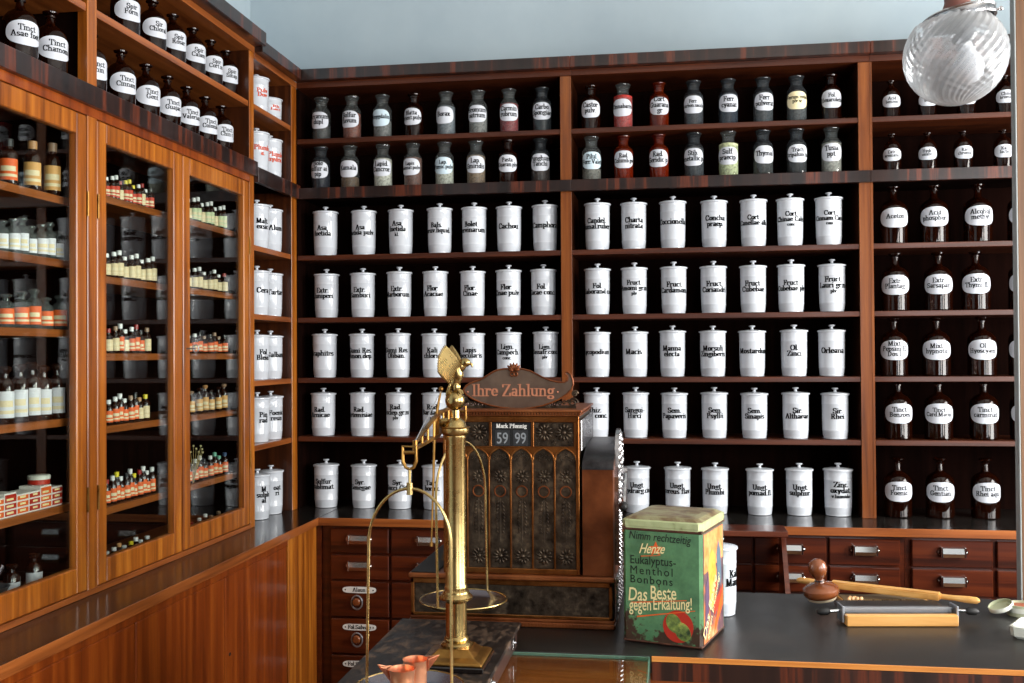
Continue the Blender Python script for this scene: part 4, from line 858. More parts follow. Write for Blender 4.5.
# ---------------------------------------------------------------- brass cash register
YR = -1.68
reg = thing('cash_register', 'antique brass and bronze cash register with sign Ihre Zahlung on the counter', 'cash register', (1.135, -1.52, HC+.0005))
RX0, RX1, YK = .897, 1.372, -1.335
def ro(name, bm, m, p=None, sm=False): return obj(name, bm, m, p or reg, sm, world=True)
z0 = HC+.0005
bm = nb(); box(bm, RX0+.006, RX1-.004, YR+.006, YK, z0+.012, z0+.105, .002); base_o = ro('drawer_base', bm, M_BRONZE)
bm = nb(); box(bm, RX0, RX1, YR, YK, z0, z0+.012, .003); box(bm, RX0+.002, RX1-.001, YR+.001, YK, z0+.0125, z0+.02, .002)
for k in range(60): box(bm, RX0+.006+k*.0078, RX0+.0105+k*.0078, YR-.0012, YR+.0005, z0+.002, z0+.010)
ro('plinth', bm, M_COPPER)
bm = nb()
for a, b in ((RX0+.004, RX0+.012), (RX1-.014, RX1-.006)): box(bm, a, b, YR+.001, YR+.006, z0+.02, z0+.105, .001)
box(bm, RX0+.004, RX1-.006, YR+.001, YR+.006, z0+.094, z0+.105, .001); box(bm, RX0+.004, RX1-.006, YR+.001, YR+.006, z0+.02, z0+.027, .001)
ro('edge_frame', bm, M_EDGEB, base_o)
bm = nb(); box(bm, RX0-.002, RX1, YR-.002, YK, z0+.1055, z0+.117, .003); ro('ledge', bm, M_COPPER)
bm = nb(); box(bm, RX0+.004, RX0+.066, YR+.004, YK-.005, z0+.1172, z0+.120, .001); ro('ledge_plate', bm, M_HOLE)
bm = nb(); prism(bm, [(YR+.13, z0+.1175), (YR+.30, z0+.1175), (YR+.30, z0+.165), (YR+.24, z0+.175)], RX0+.045, RX0+.076, 'yz'); ro('side_wedge', bm, M_BRONZE)
# body
BX0, BX1, YB0, BZ0, BZ1 = .976, 1.292, -1.665, z0+.1175, 1.379
ro('body', box(nb(), BX0+.002, BX1-.002, YB0+.008, YK+.02, BZ0, BZ1, .002), M_BRONZE)
bm = nb(); box(bm, BX0, BX0+.006, YB0, YB0+.02, BZ0, BZ1, .001); box(bm, BX1-.006, BX1, YB0, YB0+.02, BZ0, BZ1, .001)
box(bm, BX0+.006, BX1-.006, YB0, YB0+.0075, BZ0, BZ0+.012, .001)
for z in (1.371,): box(bm, BX0, BX1, YB0-.002, YB0+.0075, z-.006, z+.008, .001)
box(bm, BX0, BX1, YB0+.002, YB0+.0075, 1.3065, 1.3095, .0005)
NP = 6; pw = (BX1-BX0-.012)/NP; ZA = 1.279
# posts and pointed arches
for k in range(NP+1):
    x = BX0+.006+k*pw; box(bm, x-.0017, x+.0017, YB0, YB0+.0075, BZ0+.012, ZA+.006, .0006)
for k in range(NP):
    xa, xb = BX0+.006+k*pw, BX0+.006+(k+1)*pw; xm = (xa+xb)/2
    L_ = []; R_ = []
    for q in range(9):
        s = q/8; L_.append((xa+.0017+(xm-xa-.0017)*s**1.6, ZA+.0265*s**.62)); R_.append((xb-.0017-(xb-xm-.0017)*s**1.6, ZA+.0265*s**.62))
    for P_ in (L_, R_):
        pts = [(u, YB0+.002, v) for u, v in P_]; tube(bm, pts, .0017, 6)
frame_o = ro('front_frame', bm, M_EDGEB)
# filling above the arches
bm = nb()
for k in range(NP):
    xa, xb = BX0+.006+k*pw, BX0+.006+(k+1)*pw; xm = (xa+xb)/2
    for sgn, xe in ((1, xa), (-1, xb)):
        pts = [(xe, ZA)] + [(xe+sgn*((xm-xa)*(q/8)**1.6), ZA+.0265*(q/8)**.62) for q in range(9)] + [(xe+sgn*(xm-xa), 1.3065), (xe, 1.3065)]
        try: prism(bm, pts, YB0+.003, YB0+.0085, 'xz')
        except ValueError: pass
ro('arch_spandrel', bm, M_EDGEB)
def rosette(bm, x, z, r, y, n=9):
    for k in range(n):
        a = 2*PI*k/n
        bmesh.ops.create_uvsphere(bm, u_segments=8, v_segments=5, radius=1, matrix=Matrix.Translation((x+r*.68*math.cos(a), y, z+r*.68*math.sin(a))) @ Matrix.Rotation(-a, 4, 'Y') @ Matrix.Diagonal((r*.34, .0026, r*.15, 1)))
    sphere(bm, (x, y-.001, z), r*.26, 10, (1, .6, 1))
for k in range(NP):
    xm = BX0+.006+(k+.5)*pw; y = YB0+.0075
    p = ro('gothic_panel', box(nb(), xm-pw/2+.002, xm+pw/2-.002, y-.001, y+.0015, BZ0+.013, ZA+.0265), M_BRONZE)
    bm = nb()
    for q in range(3):
        rosette(bm, xm+(q-1)*.011, 1.283+(.006 if q == 1 else 0), .0065, y-.001, 5)
    ro('trefoil', bm, M_BRONZE, p, True)
    for zz, r_, n_ in ((1.24, .016, 10), (1.057, .019, 11)):
        bm = nb(); rosette(bm, xm, zz, r_, y-.001, n_); ro('rosette', bm, M_BRONZE, p, True)
    bm = nb()
    for q in range(9):
        z = 1.18-q*.0085
        for sg in (-1, 1):
            bmesh.ops.create_uvsphere(bm, u_segments=8, v_segments=5, radius=1, matrix=Matrix.Translation((xm+sg*(.0055+.003*math.sin(q*.35)), y-.001, z)) @ Matrix.Rotation(sg*.9, 4, 'Y') @ Matrix.Diagonal((.0055*(1-q*.06), .0022, .0021, 1)))
    tube(bm, [(xm, y-.001, 1.19), (xm, y-.001, 1.09)], .0012, 6)
    ro('leaf_garland', bm, M_BRONZE, p, True)
    bm = nb(); tube(bm, [(xm+.0125*math.cos(a), y-.003, 1.206+.0125*math.sin(a)) for a in [2*PI*j/22 for j in range(22)]], .0017, 6, closed=True); ro('ring', bm, M_COPPER, p, True)
# display zone
dz0, dz1 = 1.311, 1.364
dx0, dx1 = 1.09, 1.182
bm = nb()
for a, b in ((BX0+.006, BX0+.012), (dx0-.006, dx0), (dx1, dx1+.006), (BX1-.012, BX1-.006)): box(bm, a, b, YB0+.001, YB0+.0085, dz0-.002, dz1+.002, .0006)
ro('display_frame', bm, M_EDGEB)
for a, b, rs in ((BX0+.013, dx0-.007, (.25, .75)), (dx1+.007, BX1-.013, (.25, .75))):
    p = ro('side_display_panel', box(nb(), a, b, YB0+.006, YB0+.0085, dz0, dz1), M_BRONZE)
    bm = nb()
    for f_ in rs:
        rosette(bm, a+(b-a)*f_, (dz0+dz1)/2+.004, .02, YB0+.005, 12); ro('rosette', bm, M_BRONZE, p, True); bm = nb()
    for f_ in (.08, .5, .92): rosette(bm, a+(b-a)*f_, dz0+.008, .006, YB0+.005, 5)
    ro('cast_ornament', bm, M_BRONZE, p, True)
p = ro('price_window', box(nb(), dx0, dx1, YB0+.005, YB0+.0085, dz0-.004, dz1), M_HOLE)
yy = YB0+.0046
def txt_xz(body, x, z, wd, ht, y, bold=0, spacing=1.0, extrude=0, shear=0):
    return placed_text(body, wd, ht, Matrix.Translation((x, y, z)) @ Matrix.Rotation(PI/2, 4, 'X'), bold, shear, spacing, extrude)
bm = letters(['Mark Pfennig'], .0128, lambda u, v, e=0: (1.136+u, yy-e, 1.3555+v), nh=.06)
ro('currency_caption', bm, M_WHITET, p)
bm = nb(); box(bm, 1.098, 1.132, yy-.0003, yy+.0003, 1.311, 1.346); box(bm, 1.14, 1.174, yy-.0003, yy+.0003, 1.311, 1.346)
ro('number_flag', bm, plain('dark_grey_flag', (40, 41, 43), .5), p)
bm = txt_xz('59', 1.102, 1.315, .026, .026, yy-.0008, .01); b2 = txt_xz('99', 1.144, 1.315, .026, .026, yy-.0008, .01)
me_ = bpy.data.meshes.new('tmp'); b2.to_mesh(me_); bm.from_mesh(me_); b2.free(); bpy.data.meshes.remove(me_)
ro('price_digits', bm, M_GREYT, p)
# cornice with small teeth
bm = nb(); box(bm, BX0-.004, BX1+.004, YB0-.008, YK+.015, 1.3795, 1.383, .001); box(bm, BX0-.008, BX1+.008, YB0-.014, YK+.01, 1.388, 1.3935, .0015)
for k in range(48): box(bm, BX0+k*.00672, BX0+.0042+k*.00672, YB0-.010, YB0, 1.383, 1.388)
box(bm, BX0, BX1, YB0-.002, YK+.01, 1.383, 1.388)
ro('cornice', bm, M_COPPER)
# filigree edge on the right of the upper body
bm = nb(); box(bm, BX1, BX1+.006, YB0+.004, YK+.03, 1.30, 1.37, .001); ro('side_filigree', bm, M_NICK)
# right hand wing with curved top
zt = 1.302; prof = [(YB0+.002, BZ0), (YB0+.002, 1.258)] + [(YB0+.002+.19*(1-math.cos(a)), 1.258+.043*math.sin(a)) for a in [PI/2*q/8 for q in range(1, 9)]] + [(YK+.03, zt+.001), (YK+.03, BZ0)]
bm = nb(); prism(bm, prof, BX1+.0065, RX1-.004, 'yz'); w_ = ro('side_wing', bm, M_COPPER)
prof2 = [(YB0-.001, 1.258)] + [(YB0-.001+.193*(1-math.cos(a)), 1.258+.046*math.sin(a)) for a in [PI/2*q/8 for q in range(1, 9)]] + [(YK+.03, 1.3045), (YK+.03, 1.302)] + [(YB0+.0018+.19*(1-math.cos(a)), 1.2582+.0432*math.sin(a)) for a in [PI/2*q/8 for q in range(8, 0, -1)]]+[(YB0+.0018, 1.258)]
bm = nb(); prism(bm, prof2, BX1+.0065, RX1-.002, 'yz'); ro('curved_cover', bm, noise_mat('blackened_copper', [(.35, (30, 28, 28)), (.6, (74, 72, 74)), (.8, (120, 84, 56))], (1, 1, 1), 14, 6, .3, 1, .05), w_, True)
# nickel side plate and crank
bm = nb(); out = [(-1.60, z0+.13), (-1.60, 1.20)] + [(-1.50+.105*math.cos(a), 1.235+.105*math.sin(a)) for a in [PI-q*PI/14 for q in range(15)]] + [(-1.40, 1.18), (-1.42, z0+.13)]
prism(bm, out, RX1-.0035, RX1+.006, 'yz'); np_ = ro('nickel_side_plate', bm, M_NICK)
bm = nb()
for rr, nn in ((.09, 26), (.065, 20), (.038, 12)):
    for k in range(nn):
        a = 2*PI*k/nn; sphere(bm, (RX1+.0065, -1.50+rr*math.cos(a), 1.235+rr*math.sin(a)), .0085 if rr > .05 else .007, 8, (.5, 1, 1))
for k in range(14):
    for s in (-1.57, -1.53, -1.49): sphere(bm, (RX1+.006, s, 1.02+k*.011), .006, 6, (.5, 1, .8))
ro('filigree_relief', bm, M_NICK, np_, True)
bm = nb(); box(bm, RX1-.0035, RX1+.004, YR+.02, YK-.01, z0+.013, z0+.112, .002)
for k in range(8):
    for j in range(5): sphere(bm, (RX1+.004, YR+.05+k*.034, z0+.028+j*.018), .008, 6, (.4, 1, .8))
ro('nickel_base_plate', bm, M_NICK, None, True)
bm = nb(); tube(bm, [(RX1+.008, -1.5, 1.235), (RX1+.022, -1.5, 1.235)], .012, 12); tube(bm, [(RX1+.018, -1.5, 1.235), (RX1+.018, -1.58, 1.20), (RX1+.018, -1.62, 1.175)], .006, 8)
cr = ro('crank', bm, M_NICK, None, True)
bm = nb(); lathe(bm, [(0, 0), (.008, 0), (.011, .012), (.010, .026), (.005, .032), (0, .033)], 14, mtx=Matrix.Translation((RX1+.018, -1.62, 1.172)) @ Matrix.Rotation(PI/2, 4, 'X') ); ro('crank_knob', bm, M_HOLE, cr, True)
# sign
YSG = -1.60
U = lambda u, v: (lambda p: (p.x, p.z))(at_y(450+u/6.83, 360+v/6.83, YSG))
upper = [(92, 205), (110, 178), (135, 160), (165, 148), (200, 138), (230, 122), (260, 102), (295, 80), (330, 67), (370, 60), (440, 57), (500, 62), (545, 74), (590, 95), (630, 117), (680, 138), (735, 150), (780, 152), (800, 140)]
curl = [(806, 118), (800, 104), (788, 96), (790, 84), (806, 82), (824, 98), (838, 130), (842, 165), (830, 200), (800, 232)]
lower = [(745, 268), (690, 292), (630, 312), (560, 326), (490, 334), (420, 332), (350, 324), (280, 310), (210, 290), (150, 262), (110, 235)]
outl = [U(*q) for q in upper+curl+lower]
sg = ro('sign_plate', prism(nb(), outl, YSG, YSG+.008, 'xz'), M_SIGN)
bm = nb(); tube(bm, [(u, YSG-.001, v) for u, v in outl], .0021, 6, closed=True); ro('raised_rim', bm, M_COPPER, sg, True)
cx_, cz_ = U(430, 212)
bm = letters(['Ihre Zahlung'], .0375, lambda u, v, e=0: (cx_+u*1.0, YSG-.0016-e, cz_+v), nw=.12, nh=.05)
ro('sign_lettering', bm, M_SIGNT, sg)
bm = nb()
for u, v in ((122, 218), (735, 218)): x, z = U(u, v); sphere(bm, (x, YSG-.001, z), .0022, 8)
ro('screw', bm, M_SIGNT, sg)
bm = nb(); x, z = U(437, 62)
for k in range(7):
    a = PI*.08+PI*.84*k/6; L_ = .0125 if k in (0, 6) else .0165
    bmesh.ops.create_uvsphere(bm, u_segments=8, v_segments=6, radius=1, matrix=Matrix.Translation((x+L_*.6*math.cos(a), YSG-.004, z+L_*.6*math.sin(a)-.004)) @ Matrix.Rotation(-a, 4, 'Y') @ Matrix.Diagonal((L_*.62, .004, .0036, 1)))
for sgn in (-1, 1):
    tube(bm, [(x+sgn*(.004+.0045*math.cos(a)), YSG-.004, z-.012+.0045*math.sin(a)) for a in [2*PI*j/10 for j in range(10)]], .002, 6, closed=True)
ro('shell_crest', bm, M_COPPER, sg, True)
bm = nb()
def scroll(cx, cz, r, turns, sgn, y=YSG+.002, th=.0028):
    tube(bm, [(cx+sgn*r*(1-.75*t/20)*math.cos(turns*2*PI*t/20), y, cz+r*(1-.75*t/20)*math.sin(turns*2*PI*t/20)) for t in range(21)], [th*(1-.3*t/20) for t in range(21)], 6)
for sgn, (u, v) in ((1, (840, 292)), (-1, (112, 300)), (1, (852, 230)), (-1, (100, 262))):
    x, z = U(u, v); scroll(x, z, .011 if v > 280 else .007, 1.5, sgn)
for i in range(7):
    x, z = U(620+i*32, 322-i*6); scroll(x, z, .0052, 1.2, 1 if i % 2 else -1, th=.0018)
    x, z = U(290-i*24, 326-i*5); scroll(x, z, .0052, 1.2, -1 if i % 2 else 1, th=.0018)
x0_, z0_ = U(110, 330); x1_, z1_ = U(860, 330); box(bm, x0_, x1_, YSG+.001, YSG+.007, 1.3937, 1.400)
ro('scrollwork', bm, M_BRONZE, sg, True)

# ---------------------------------------------------------------- wooden scale box and the brass balance
ZB = .95
t = thing('scale_box', 'worn dark wooden box under the brass balance, in front of the cash register', 'box', (1.047, -2.09, .9))
obj('box_body', box(nb(), .925, 1.172, -2.36, -1.832, .9004, ZB-.008, .002), wood('dark_box_side', (34, 22, 20), (58, 40, 36), (84, 60, 52), 'y', .35, .3), t, world=True)
obj('lid', box(nb(), .918, 1.180, -2.366, -1.825, ZB-.0078, ZB, .002), M_WORN, t, world=True)
bm = nb()
for y in (-1.90, -2.16): box(bm, 1.1725, 1.1765, y-.012, y+.012, .915, .94, .001); sphere(bm, (1.178, y, .927), .0035, 8)
obj('latch', bm, M_NICK, t, world=True)

PX, PY = 1.103, -2.13
bal = thing('balance_scale', 'tall brass apothecary balance with eagle finial standing on the dark box', 'balance', (PX, PY, ZB+.0005))
def bo(name, bm, m, p=None, sm=False): return obj(name, bm, m, p or bal, sm, world=True)
zb = ZB+.0005
b = .0575
bm = nb(); box(bm, PX-b-.004, PX+b+.004, PY-b-.004, PY+b+.004, zb, zb+.010, .002); bo('plinth', bm, plain('black_plinth', (20, 15, 14), .2, 0, .5))
bm = nb()
lv = [(b, zb+.0102), (b, zb+.014), (b-.004, zb+.017), (b-.016, zb+.021), (.031, zb+.030), (.029, zb+.033)]
rings = [[bm.verts.new((PX+sx*w, PY+sy*w, z)) for sx, sy in ((-1, -1), (1, -1), (1, 1), (-1, 1))] for w, z in lv]
for A, B in zip(rings, rings[1:]):
    for k in range(4): bm.faces.new((A[k], A[(k+1) % 4], B[(k+1) % 4], B[k]))
bm.faces.new(rings[0][::-1]); bm.faces.new(rings[-1])
bmesh.ops.bevel(bm, geom=list(bm.edges), offset=.0012, segments=1, affect='EDGES')
bo('brass_base', bm, M_BRASSD)
zc = zb+.033
pp = [(0, 0), (.0285, 0), (.029, .004), (.026, .007), (.0215, .009), (.0228, .012), (.0215, .016), (.0195, .018), (.0195, .078), (.0215, .08), (.030, .084), (.031, .088), (.028, .092), (.0245, .095), (.024, .098), (.0205, .101), (.0215, .105), (.0205, .108), (.0192, .112),
      (.0185, .37), (.0205, .374), (.0205, .378), (.0245, .381), (.0262, .386), (.0262, .391), (.021, .395), (.0195, .40), (.017, .404), (.009, .410), (.0085, .424), (0, .426)]
H_ = 1.379 - zc; zs_ = [(r, z*H_/.386) for r, z in pp]
column_o = bo('column', lathe(nb(), zs_, 40, (PX, PY, zc)), M_BRASS, None, True)
bm = nb(); lathe(bm, [(.0268, -.0015), (.0285, 0), (.0268, .0015)], 32, (PX, PY, 1.386)); 
for a in range(10): pass
bo('capital_ring', bm, M_BRASSD, column_o, True)
zball = 1.436
bm = nb(); sphere(bm, (PX, PY, zball), .0185, 28); bo('ball', bm, M_BRASS, column_o, True)
# eagle
bm = nb()
def ell(c, r, rot=None, seg=14):
    m = Matrix.Translation(c) @ (rot.to_4x4() if rot else Matrix()) @ Matrix.Diagonal((r[0], r[1], r[2], 1))
    bmesh.ops.create_uvsphere(bm, u_segments=seg, v_segments=8, radius=1, matrix=m)
Ry = lambda a: Matrix.Rotation(a, 3, 'Y')
E0 = Vector((PX, PY, zball+.017))
ell(E0+Vector((.002, 0, .026)), (.0125, .0125, .024), Ry(.25))
ell(E0+Vector((.011, -.002, .045)), (.0095, .009, .014), Ry(.7))
ell(E0+Vector((.020, -.004, .053)), (.0105, .0085, .0085), Ry(.1))
ell(E0+Vector((.030, -.005, .051)), (.0055, .003, .0026), Ry(.45))
ell(E0+Vector((.033, -.005, .0475)), (.0018, .0018, .0036), Ry(-.2))
for s in (-1, 1):
    ell(E0+Vector((.003, s*.007, .008)), (.006, .005, .010)); 
    for q in (-.005, 0, .005): tube(bm, [E0+Vector((.003, s*.007, .003)), E0+Vector((.010, s*.007+q, .0005)), E0+Vector((.0135, s*.007+q*1.4, -.005))], [.0022, .0018, .001], 6)
for q in range(5): ell(E0+Vector((-.009-.001*abs(q-2), (q-2)*.0035, .004)), (.003, .0022, .014), Ry(.35))
bo('eagle_body', bm, M_BRASS, None, True)
for s in (-1, 1):
    bm = nb()
    for k in range(13):
        f_ = k/12
        base_p = E0+Vector((.014-.022*f_, s*(.008+.003*f_), .046-.030*f_))
        tipx = -.012-.006*f_-.010*f_*(1-f_)*2; tipz = .084-.046*f_**1.3
        tip = E0+Vector((tipx-.006*f_, s*.030, tipz))
        d = (tip-base_p); L_ = d.length; d.normalize(); c = base_p+d*L_*.5
        xax = Vector((0, 1, 0)).cross(d).normalized(); yax = d.cross(xax)
        m = Matrix((xax, yax, d)).transposed().to_4x4()
        bmesh.ops.create_uvsphere(bm, u_segments=8, v_segments=8, radius=1, matrix=Matrix.Translation(c+Vector((0, s*.0006*k, 0))) @ m @ Matrix.Diagonal((.0034, .0030, L_*.54, 1)))
    ell(E0+Vector((.0, s*.010, .040)), (.012, .005, .022), Ry(-.45))
    bo('wing', bm, M_BRASS, None, True)
# beam beside the column, pivot bracket, pointer
def at(px, py, Y): return at_y(px, py, Y)
Npt = at(415, 445, -2.30); Ppt = at(438.5, 424, PY); Fpt = Vector((2*Ppt.x-Npt.x, 2*Ppt.y-Npt.y, 2*Ppt.z-Npt.z))
bm = nb(); dr = (Fpt-Npt).normalized()
def bar(a, b_, h, wd): 
    d = (b_-a).normalized(); side = d.cross(Vector((0, 0, 1))).normalized()*wd; up_ = Vector((0, 0, h))
    v = [bm.verts.new(p+s1*side+s2*up_) for p in (a, b_) for s1 in (-1, 1) for s2 in (-1, 1)]
    for q in ((0, 1, 3, 2), (4, 6, 7, 5), (0, 4, 5, 1), (2, 3, 7, 6), (0, 2, 6, 4), (1, 5, 7, 3)): bm.faces.new([v[i] for i in q])
for E_ in (Npt, Fpt):
    top = Ppt+Vector((0, 0, .021)); bot = Ppt-Vector((0, 0, .021))
    bar(E_+Vector((0, 0, .004)), top, .0028, .0028); bar(E_-Vector((0, 0, .006)), bot, .0028, .0028)
    for f_ in (.28, .52, .78):
        a = (E_+Vector((0, 0, .004))).lerp(top, f_); c = (E_-Vector((0, 0, .006))).lerp(bot, f_)
        tube(bm, [a, c], .0022, 6)
    tube(bm, [E_+Vector((0, 0, .008)), E_-Vector((0, 0, .010))], .0045, 10)
bar(Ppt+Vector((0, 0, 0))-dr*.007, Ppt+dr*.007, .024, .003)
beam = bo('beam', bm, M_BRASSD, None)
bm = nb(); tube(bm, [Ppt-Vector((.008, 0, 0)), Vector((PX-.01, PY, Ppt.z))], .0045, 10); tube(bm, [Ppt+Vector((-.006, 0, .004)), Ppt+Vector((.018, 0, .004))], .007, 12)
bo('pivot_arm', bm, M_BRASS, None, True)
T_ = at(441, 389, PY-.012); B_ = at(431.5, 544, PY-.012)
bm = nb(); tube(bm, [T_, Ppt+Vector((-.004, -.012, .0)), B_], [.0022, .003, .0016], 8); sphere(bm, T_, .0048, 12); tube(bm, [B_+Vector((0, 0, .004)), B_-Vector((0, 0, .004))], .0034, 8)
bo('pointer', bm, M_BRASSD, beam, True)
bm = nb(); tube(bm, [T_-Vector((0, 0, .003)), Npt+Vector((0, 0, .006))], .0009, 6); bo('stay_wire', bm, M_STEEL, beam)
# hangers, bows and pans
def hanger(E_, pan_c, Rb, bang, Rp, zpan):
    bm = nb()
    w_, h1 = .0115, .034; c = E_+Vector((0, 0, .0))
    pts = [c+Vector((-w_, 0, .004)), c+Vector((-w_, 0, -h1*.6)), c+Vector((-w_*.6, 0, -h1*.9)), c+Vector((0, 0, -h1)), c+Vector((w_*.6, 0, -h1*.9)), c+Vector((w_, 0, -h1*.6)), c+Vector((w_, 0, .004))]
    tube(bm, pts, .0028, 8, closed=True); tube(bm, [c+Vector((-w_*.8, 0, -.006)), c+Vector((w_*.8, 0, -.006))], .003, 8)
    h = bo('hanger', bm, M_BRASSD, beam, True)
    ztop = E_.z-.066
    bm = nb(); tube(bm, [c-Vector((0, 0, h1-.002)), Vector((c.x, c.y, ztop+.004))], [.0026, .0022], 8); 
    tube(bm, [Vector((c.x, c.y, ztop+.010)), Vector((c.x, c.y, ztop-.010))], .0052, 10)
    hx, hy = math.cos(bang), math.sin(bang)
    arcp = []
    Ha = min(Rb*1.25, (ztop-zpan)*.45); zs0 = ztop-Ha
    for q in range(7): arcp.append((1.0, 0, zpan+.002+(zs0-zpan-.002)*q/7))
    for q in range(25):
        a = PI*q/24; arcp.append((math.cos(a), math.sin(a), zs0+Ha*math.sin(a)))
    for q in range(6, -1, -1): arcp.append((-1.0, 0, zpan+.002+(zs0-zpan-.002)*q/7))
    arcp = [Vector((pan_c.x+hx*Rb*cc*(1-.04*max(0, (z-zpan)/Ha*.3))+(c.x-pan_c.x)*min(1, (z-zpan)/(ztop-zpan)), pan_c.y+hy*Rb*cc+(c.y-pan_c.y)*min(1, (z-zpan)/(ztop-zpan)), z)) for cc, sn, z in arcp]
    tube(bm, arcp, .0026, 8)
    bw = bo('bow', bm, M_BRASS, None, True)
    bm = nb()
    pr = [(Rp, .0025), (Rp*.965, .0012), (Rp*.85, -.006), (Rp*.6, -.0115), (0, -.0125)]
    lathe(bm, pr, 48, (pan_c.x, pan_c.y, zpan)); p = bo('pan', bm, M_DARKM, None, True)
    bm = nb(); lathe(bm, [(0, -.015), (Rp*.6, -.0140), (Rp*.87, -.0075), (Rp*.985, .0005), (Rp, .0022)], 48, (pan_c.x, pan_c.y, zpan)); bo('pan_underside', bm, M_BRASS, p, True)
    bm = nb(); tube(bm, [(pan_c.x+Rp*math.cos(a), pan_c.y+Rp*math.sin(a), zpan+.002) for a in [2*PI*k/48 for k in range(48)]], .0017, 6, closed=True); bo('pan_rim', bm, M_BRASS, p, True)
Fc = at(463.5, 600, -1.935)
Nc = at(409, 688, -2.33)
hanger(Vector((at(409.5, 449, -2.33).x, -2.33, Npt.z-.004)), Vector((Nc.x, Nc.y, 0)), .0725, 0.0, .092, Nc.z)
hanger(Vector((Fpt.x+.004, Fpt.y, Fpt.z-.004)), Vector((Fc.x, Fc.y, 0)), .087, 1.15, .0885, Fc.z)
# copper measuring cups in the near pan
def cup(px, py, Y, r, h, spout, label):
    p = at(px, py, Y); zt_ = p.z
    t = thing('copper_cup', label, 'measuring cup', (p.x, p.y, zt_-h), 0, 'copper cups in the pan')
    bm = nb(); lathe(bm, [(0, 0), (r*.86, 0), (r*.9, .003), (r*.88, .006), (r*.93, h*.7), (r, h), (r*1.04, h+.0012), (r*.97, h+.0005), (r*.88, h*.7), (r*.82, .006), (0, .005)], 32)
    obj('cup', bm, M_CU, t, True)
    ca, sa = math.cos(spout), math.sin(spout)
    bm = nb()
    A = [(r*.93, -.005, h*.62), (r*.93, .005, h*.62), (r*.96, .013, h), (r*.96, -.013, h)]
    tip = (r+.020, 0, h+.005)
    vs = [bm.verts.new((x*ca-y*sa, x*sa+y*ca, z)) for x, y, z in A+[tip]]
    bm.faces.new((vs[0], vs[1], vs[4])); bm.faces.new((vs[1], vs[2], vs[4])); bm.faces.new((vs[3], vs[0], vs[4]))
    bmesh.ops.solidify(bm, geom=list(bm.faces), thickness=.0008)
    obj('spout', bm, M_CU, t)
    bm = nb(); tube(bm, [(r*.95, -.011, h+.001), (r+.006, -.005, h+.002), (r+.019, 0, h+.005), (r+.006, .005, h+.002), (r*.95, .011, h+.001)], .0009, 6)
    m = Matrix.Rotation(spout, 4, 'Z'); bmesh.ops.transform(bm, matrix=m, verts=bm.verts); obj('spout_rim', bm, M_CU, t, True)
cup(402, 669, -2.365, .0215, .048, PI, 'bright copper cup with spout to the left, front one in the balance pan')
cup(415.5, 659.5, -2.315, .021, .052, .35, 'bright copper cup with raised spout to the right, behind the other cup in the pan')

# ---------------------------------------------------------------- green sweets tin
TA = at_z(623.5, 641, HC); TB = at_z(702.5, 650.5, HC); TC = at_z(723.5, 637.5, HC)
wf = (TB-TA).length; ws = (TC-TB).length; yawt = math.atan2(TB.y-TA.y, TB.x-TA.x)
ws = .19
Tc = TB + (TA-TB)*.5 + Vector((-math.sin(yawt), math.cos(yawt), 0))*ws*.5
tin = thing('sweets_tin', 'large rusty green tin printed with bonbon lettering on the counter', 'tin', (Tc.x, Tc.y, HC+.0006), yawt)
W2, D2, TH = wf/2, ws/2, .249
obj('tin_body', box(nb(), -W2, W2, -D2, D2, .0, TH, .006), M_TIN, tin)
obj('base_rim', box(nb(), -W2-.001, W2+.001, -D2-.001, D2+.001, .0005, .007, .003), M_RUST, tin)
bm = nb(); lv = [(.0015, TH-.006), (.0015, TH), (.0025, TH+.001), (.0025, TH+.0125), (-.001, TH+.015), (-.012, TH+.021), (-.026, TH+.0225)]
rings = []
for e, z in lv:
    ch = .009; X_, Y_ = W2+e, D2+e
    rings.append([bm.verts.new((x, y, z)) for x, y in ((-X_+ch, -Y_), (X_-ch, -Y_), (X_, -Y_+ch), (X_, Y_-ch), (X_-ch, Y_), (-X_+ch, Y_), (-X_, Y_-ch), (-X_, -Y_+ch))])
lid_b = nb()
for A, B in zip(rings, rings[1:]):
    for k in range(8): bm.faces.new((A[k], A[(k+1) % 8], B[(k+1) % 8], B[k]))
bm.faces.new(rings[-1]); bm.faces.new(rings[0][::-1])
lid = obj('lid', bm, M_TINRIM, tin)
lid.data.materials.append(M_TINTOP)
for p in lid.data.polygons:
    if p.center.z > TH+.0155: p.material_index = 1
obj('rust_seam', box(nb(), -W2-.002, W2+.002, -D2-.002, D2+.002, TH-.009, TH-.002, .002), M_RUST, tin)
# faces: u 0..1 left to right, v in metres from the top
FY = -D2-.0006
SX = (2*W2)/262.0; SZ = TH/400.0
def face(px, py): return (-W2+(px-78)*SX, (562-py)*SZ)     # from the enlarged view of the front
def tt(body, x0, y0, x1, y1, bold=0, shear=0, sp=1.0, rot=0, lift=0):
    (a, zt_), (b_, zb_) = face(x0, y0), face(x1, y1)
    m = Matrix.Translation((a, FY-lift, zb_)) @ Matrix.Rotation(PI/2, 4, 'X') @ Matrix.Rotation(rot, 4, 'Z')
    return placed_text(body, b_-a, zt_-zb_, m, bold, shear, sp)
def join(*bs):
    r = bs[0]
    for o in bs[1:]:
        me = bpy.data.meshes.new('tmp'); o.to_mesh(me); r.from_mesh(me); o.free(); bpy.data.meshes.remove(me)
    return r
for a_ in (('Nimm rechtzeitig', 100, 178, 306, 214, .006, .15, 1.0, -.03), ('Eukalyptus-', 104, 262, 256, 300, .005), ('Menthol', 104, 298, 245, 326, .0, 0, 1.25), ('Bonbons', 104, 330, 245, 357, .005, 0, 1.2)): obj('dark_lettering', tt(*a_), M_TDK, tin)
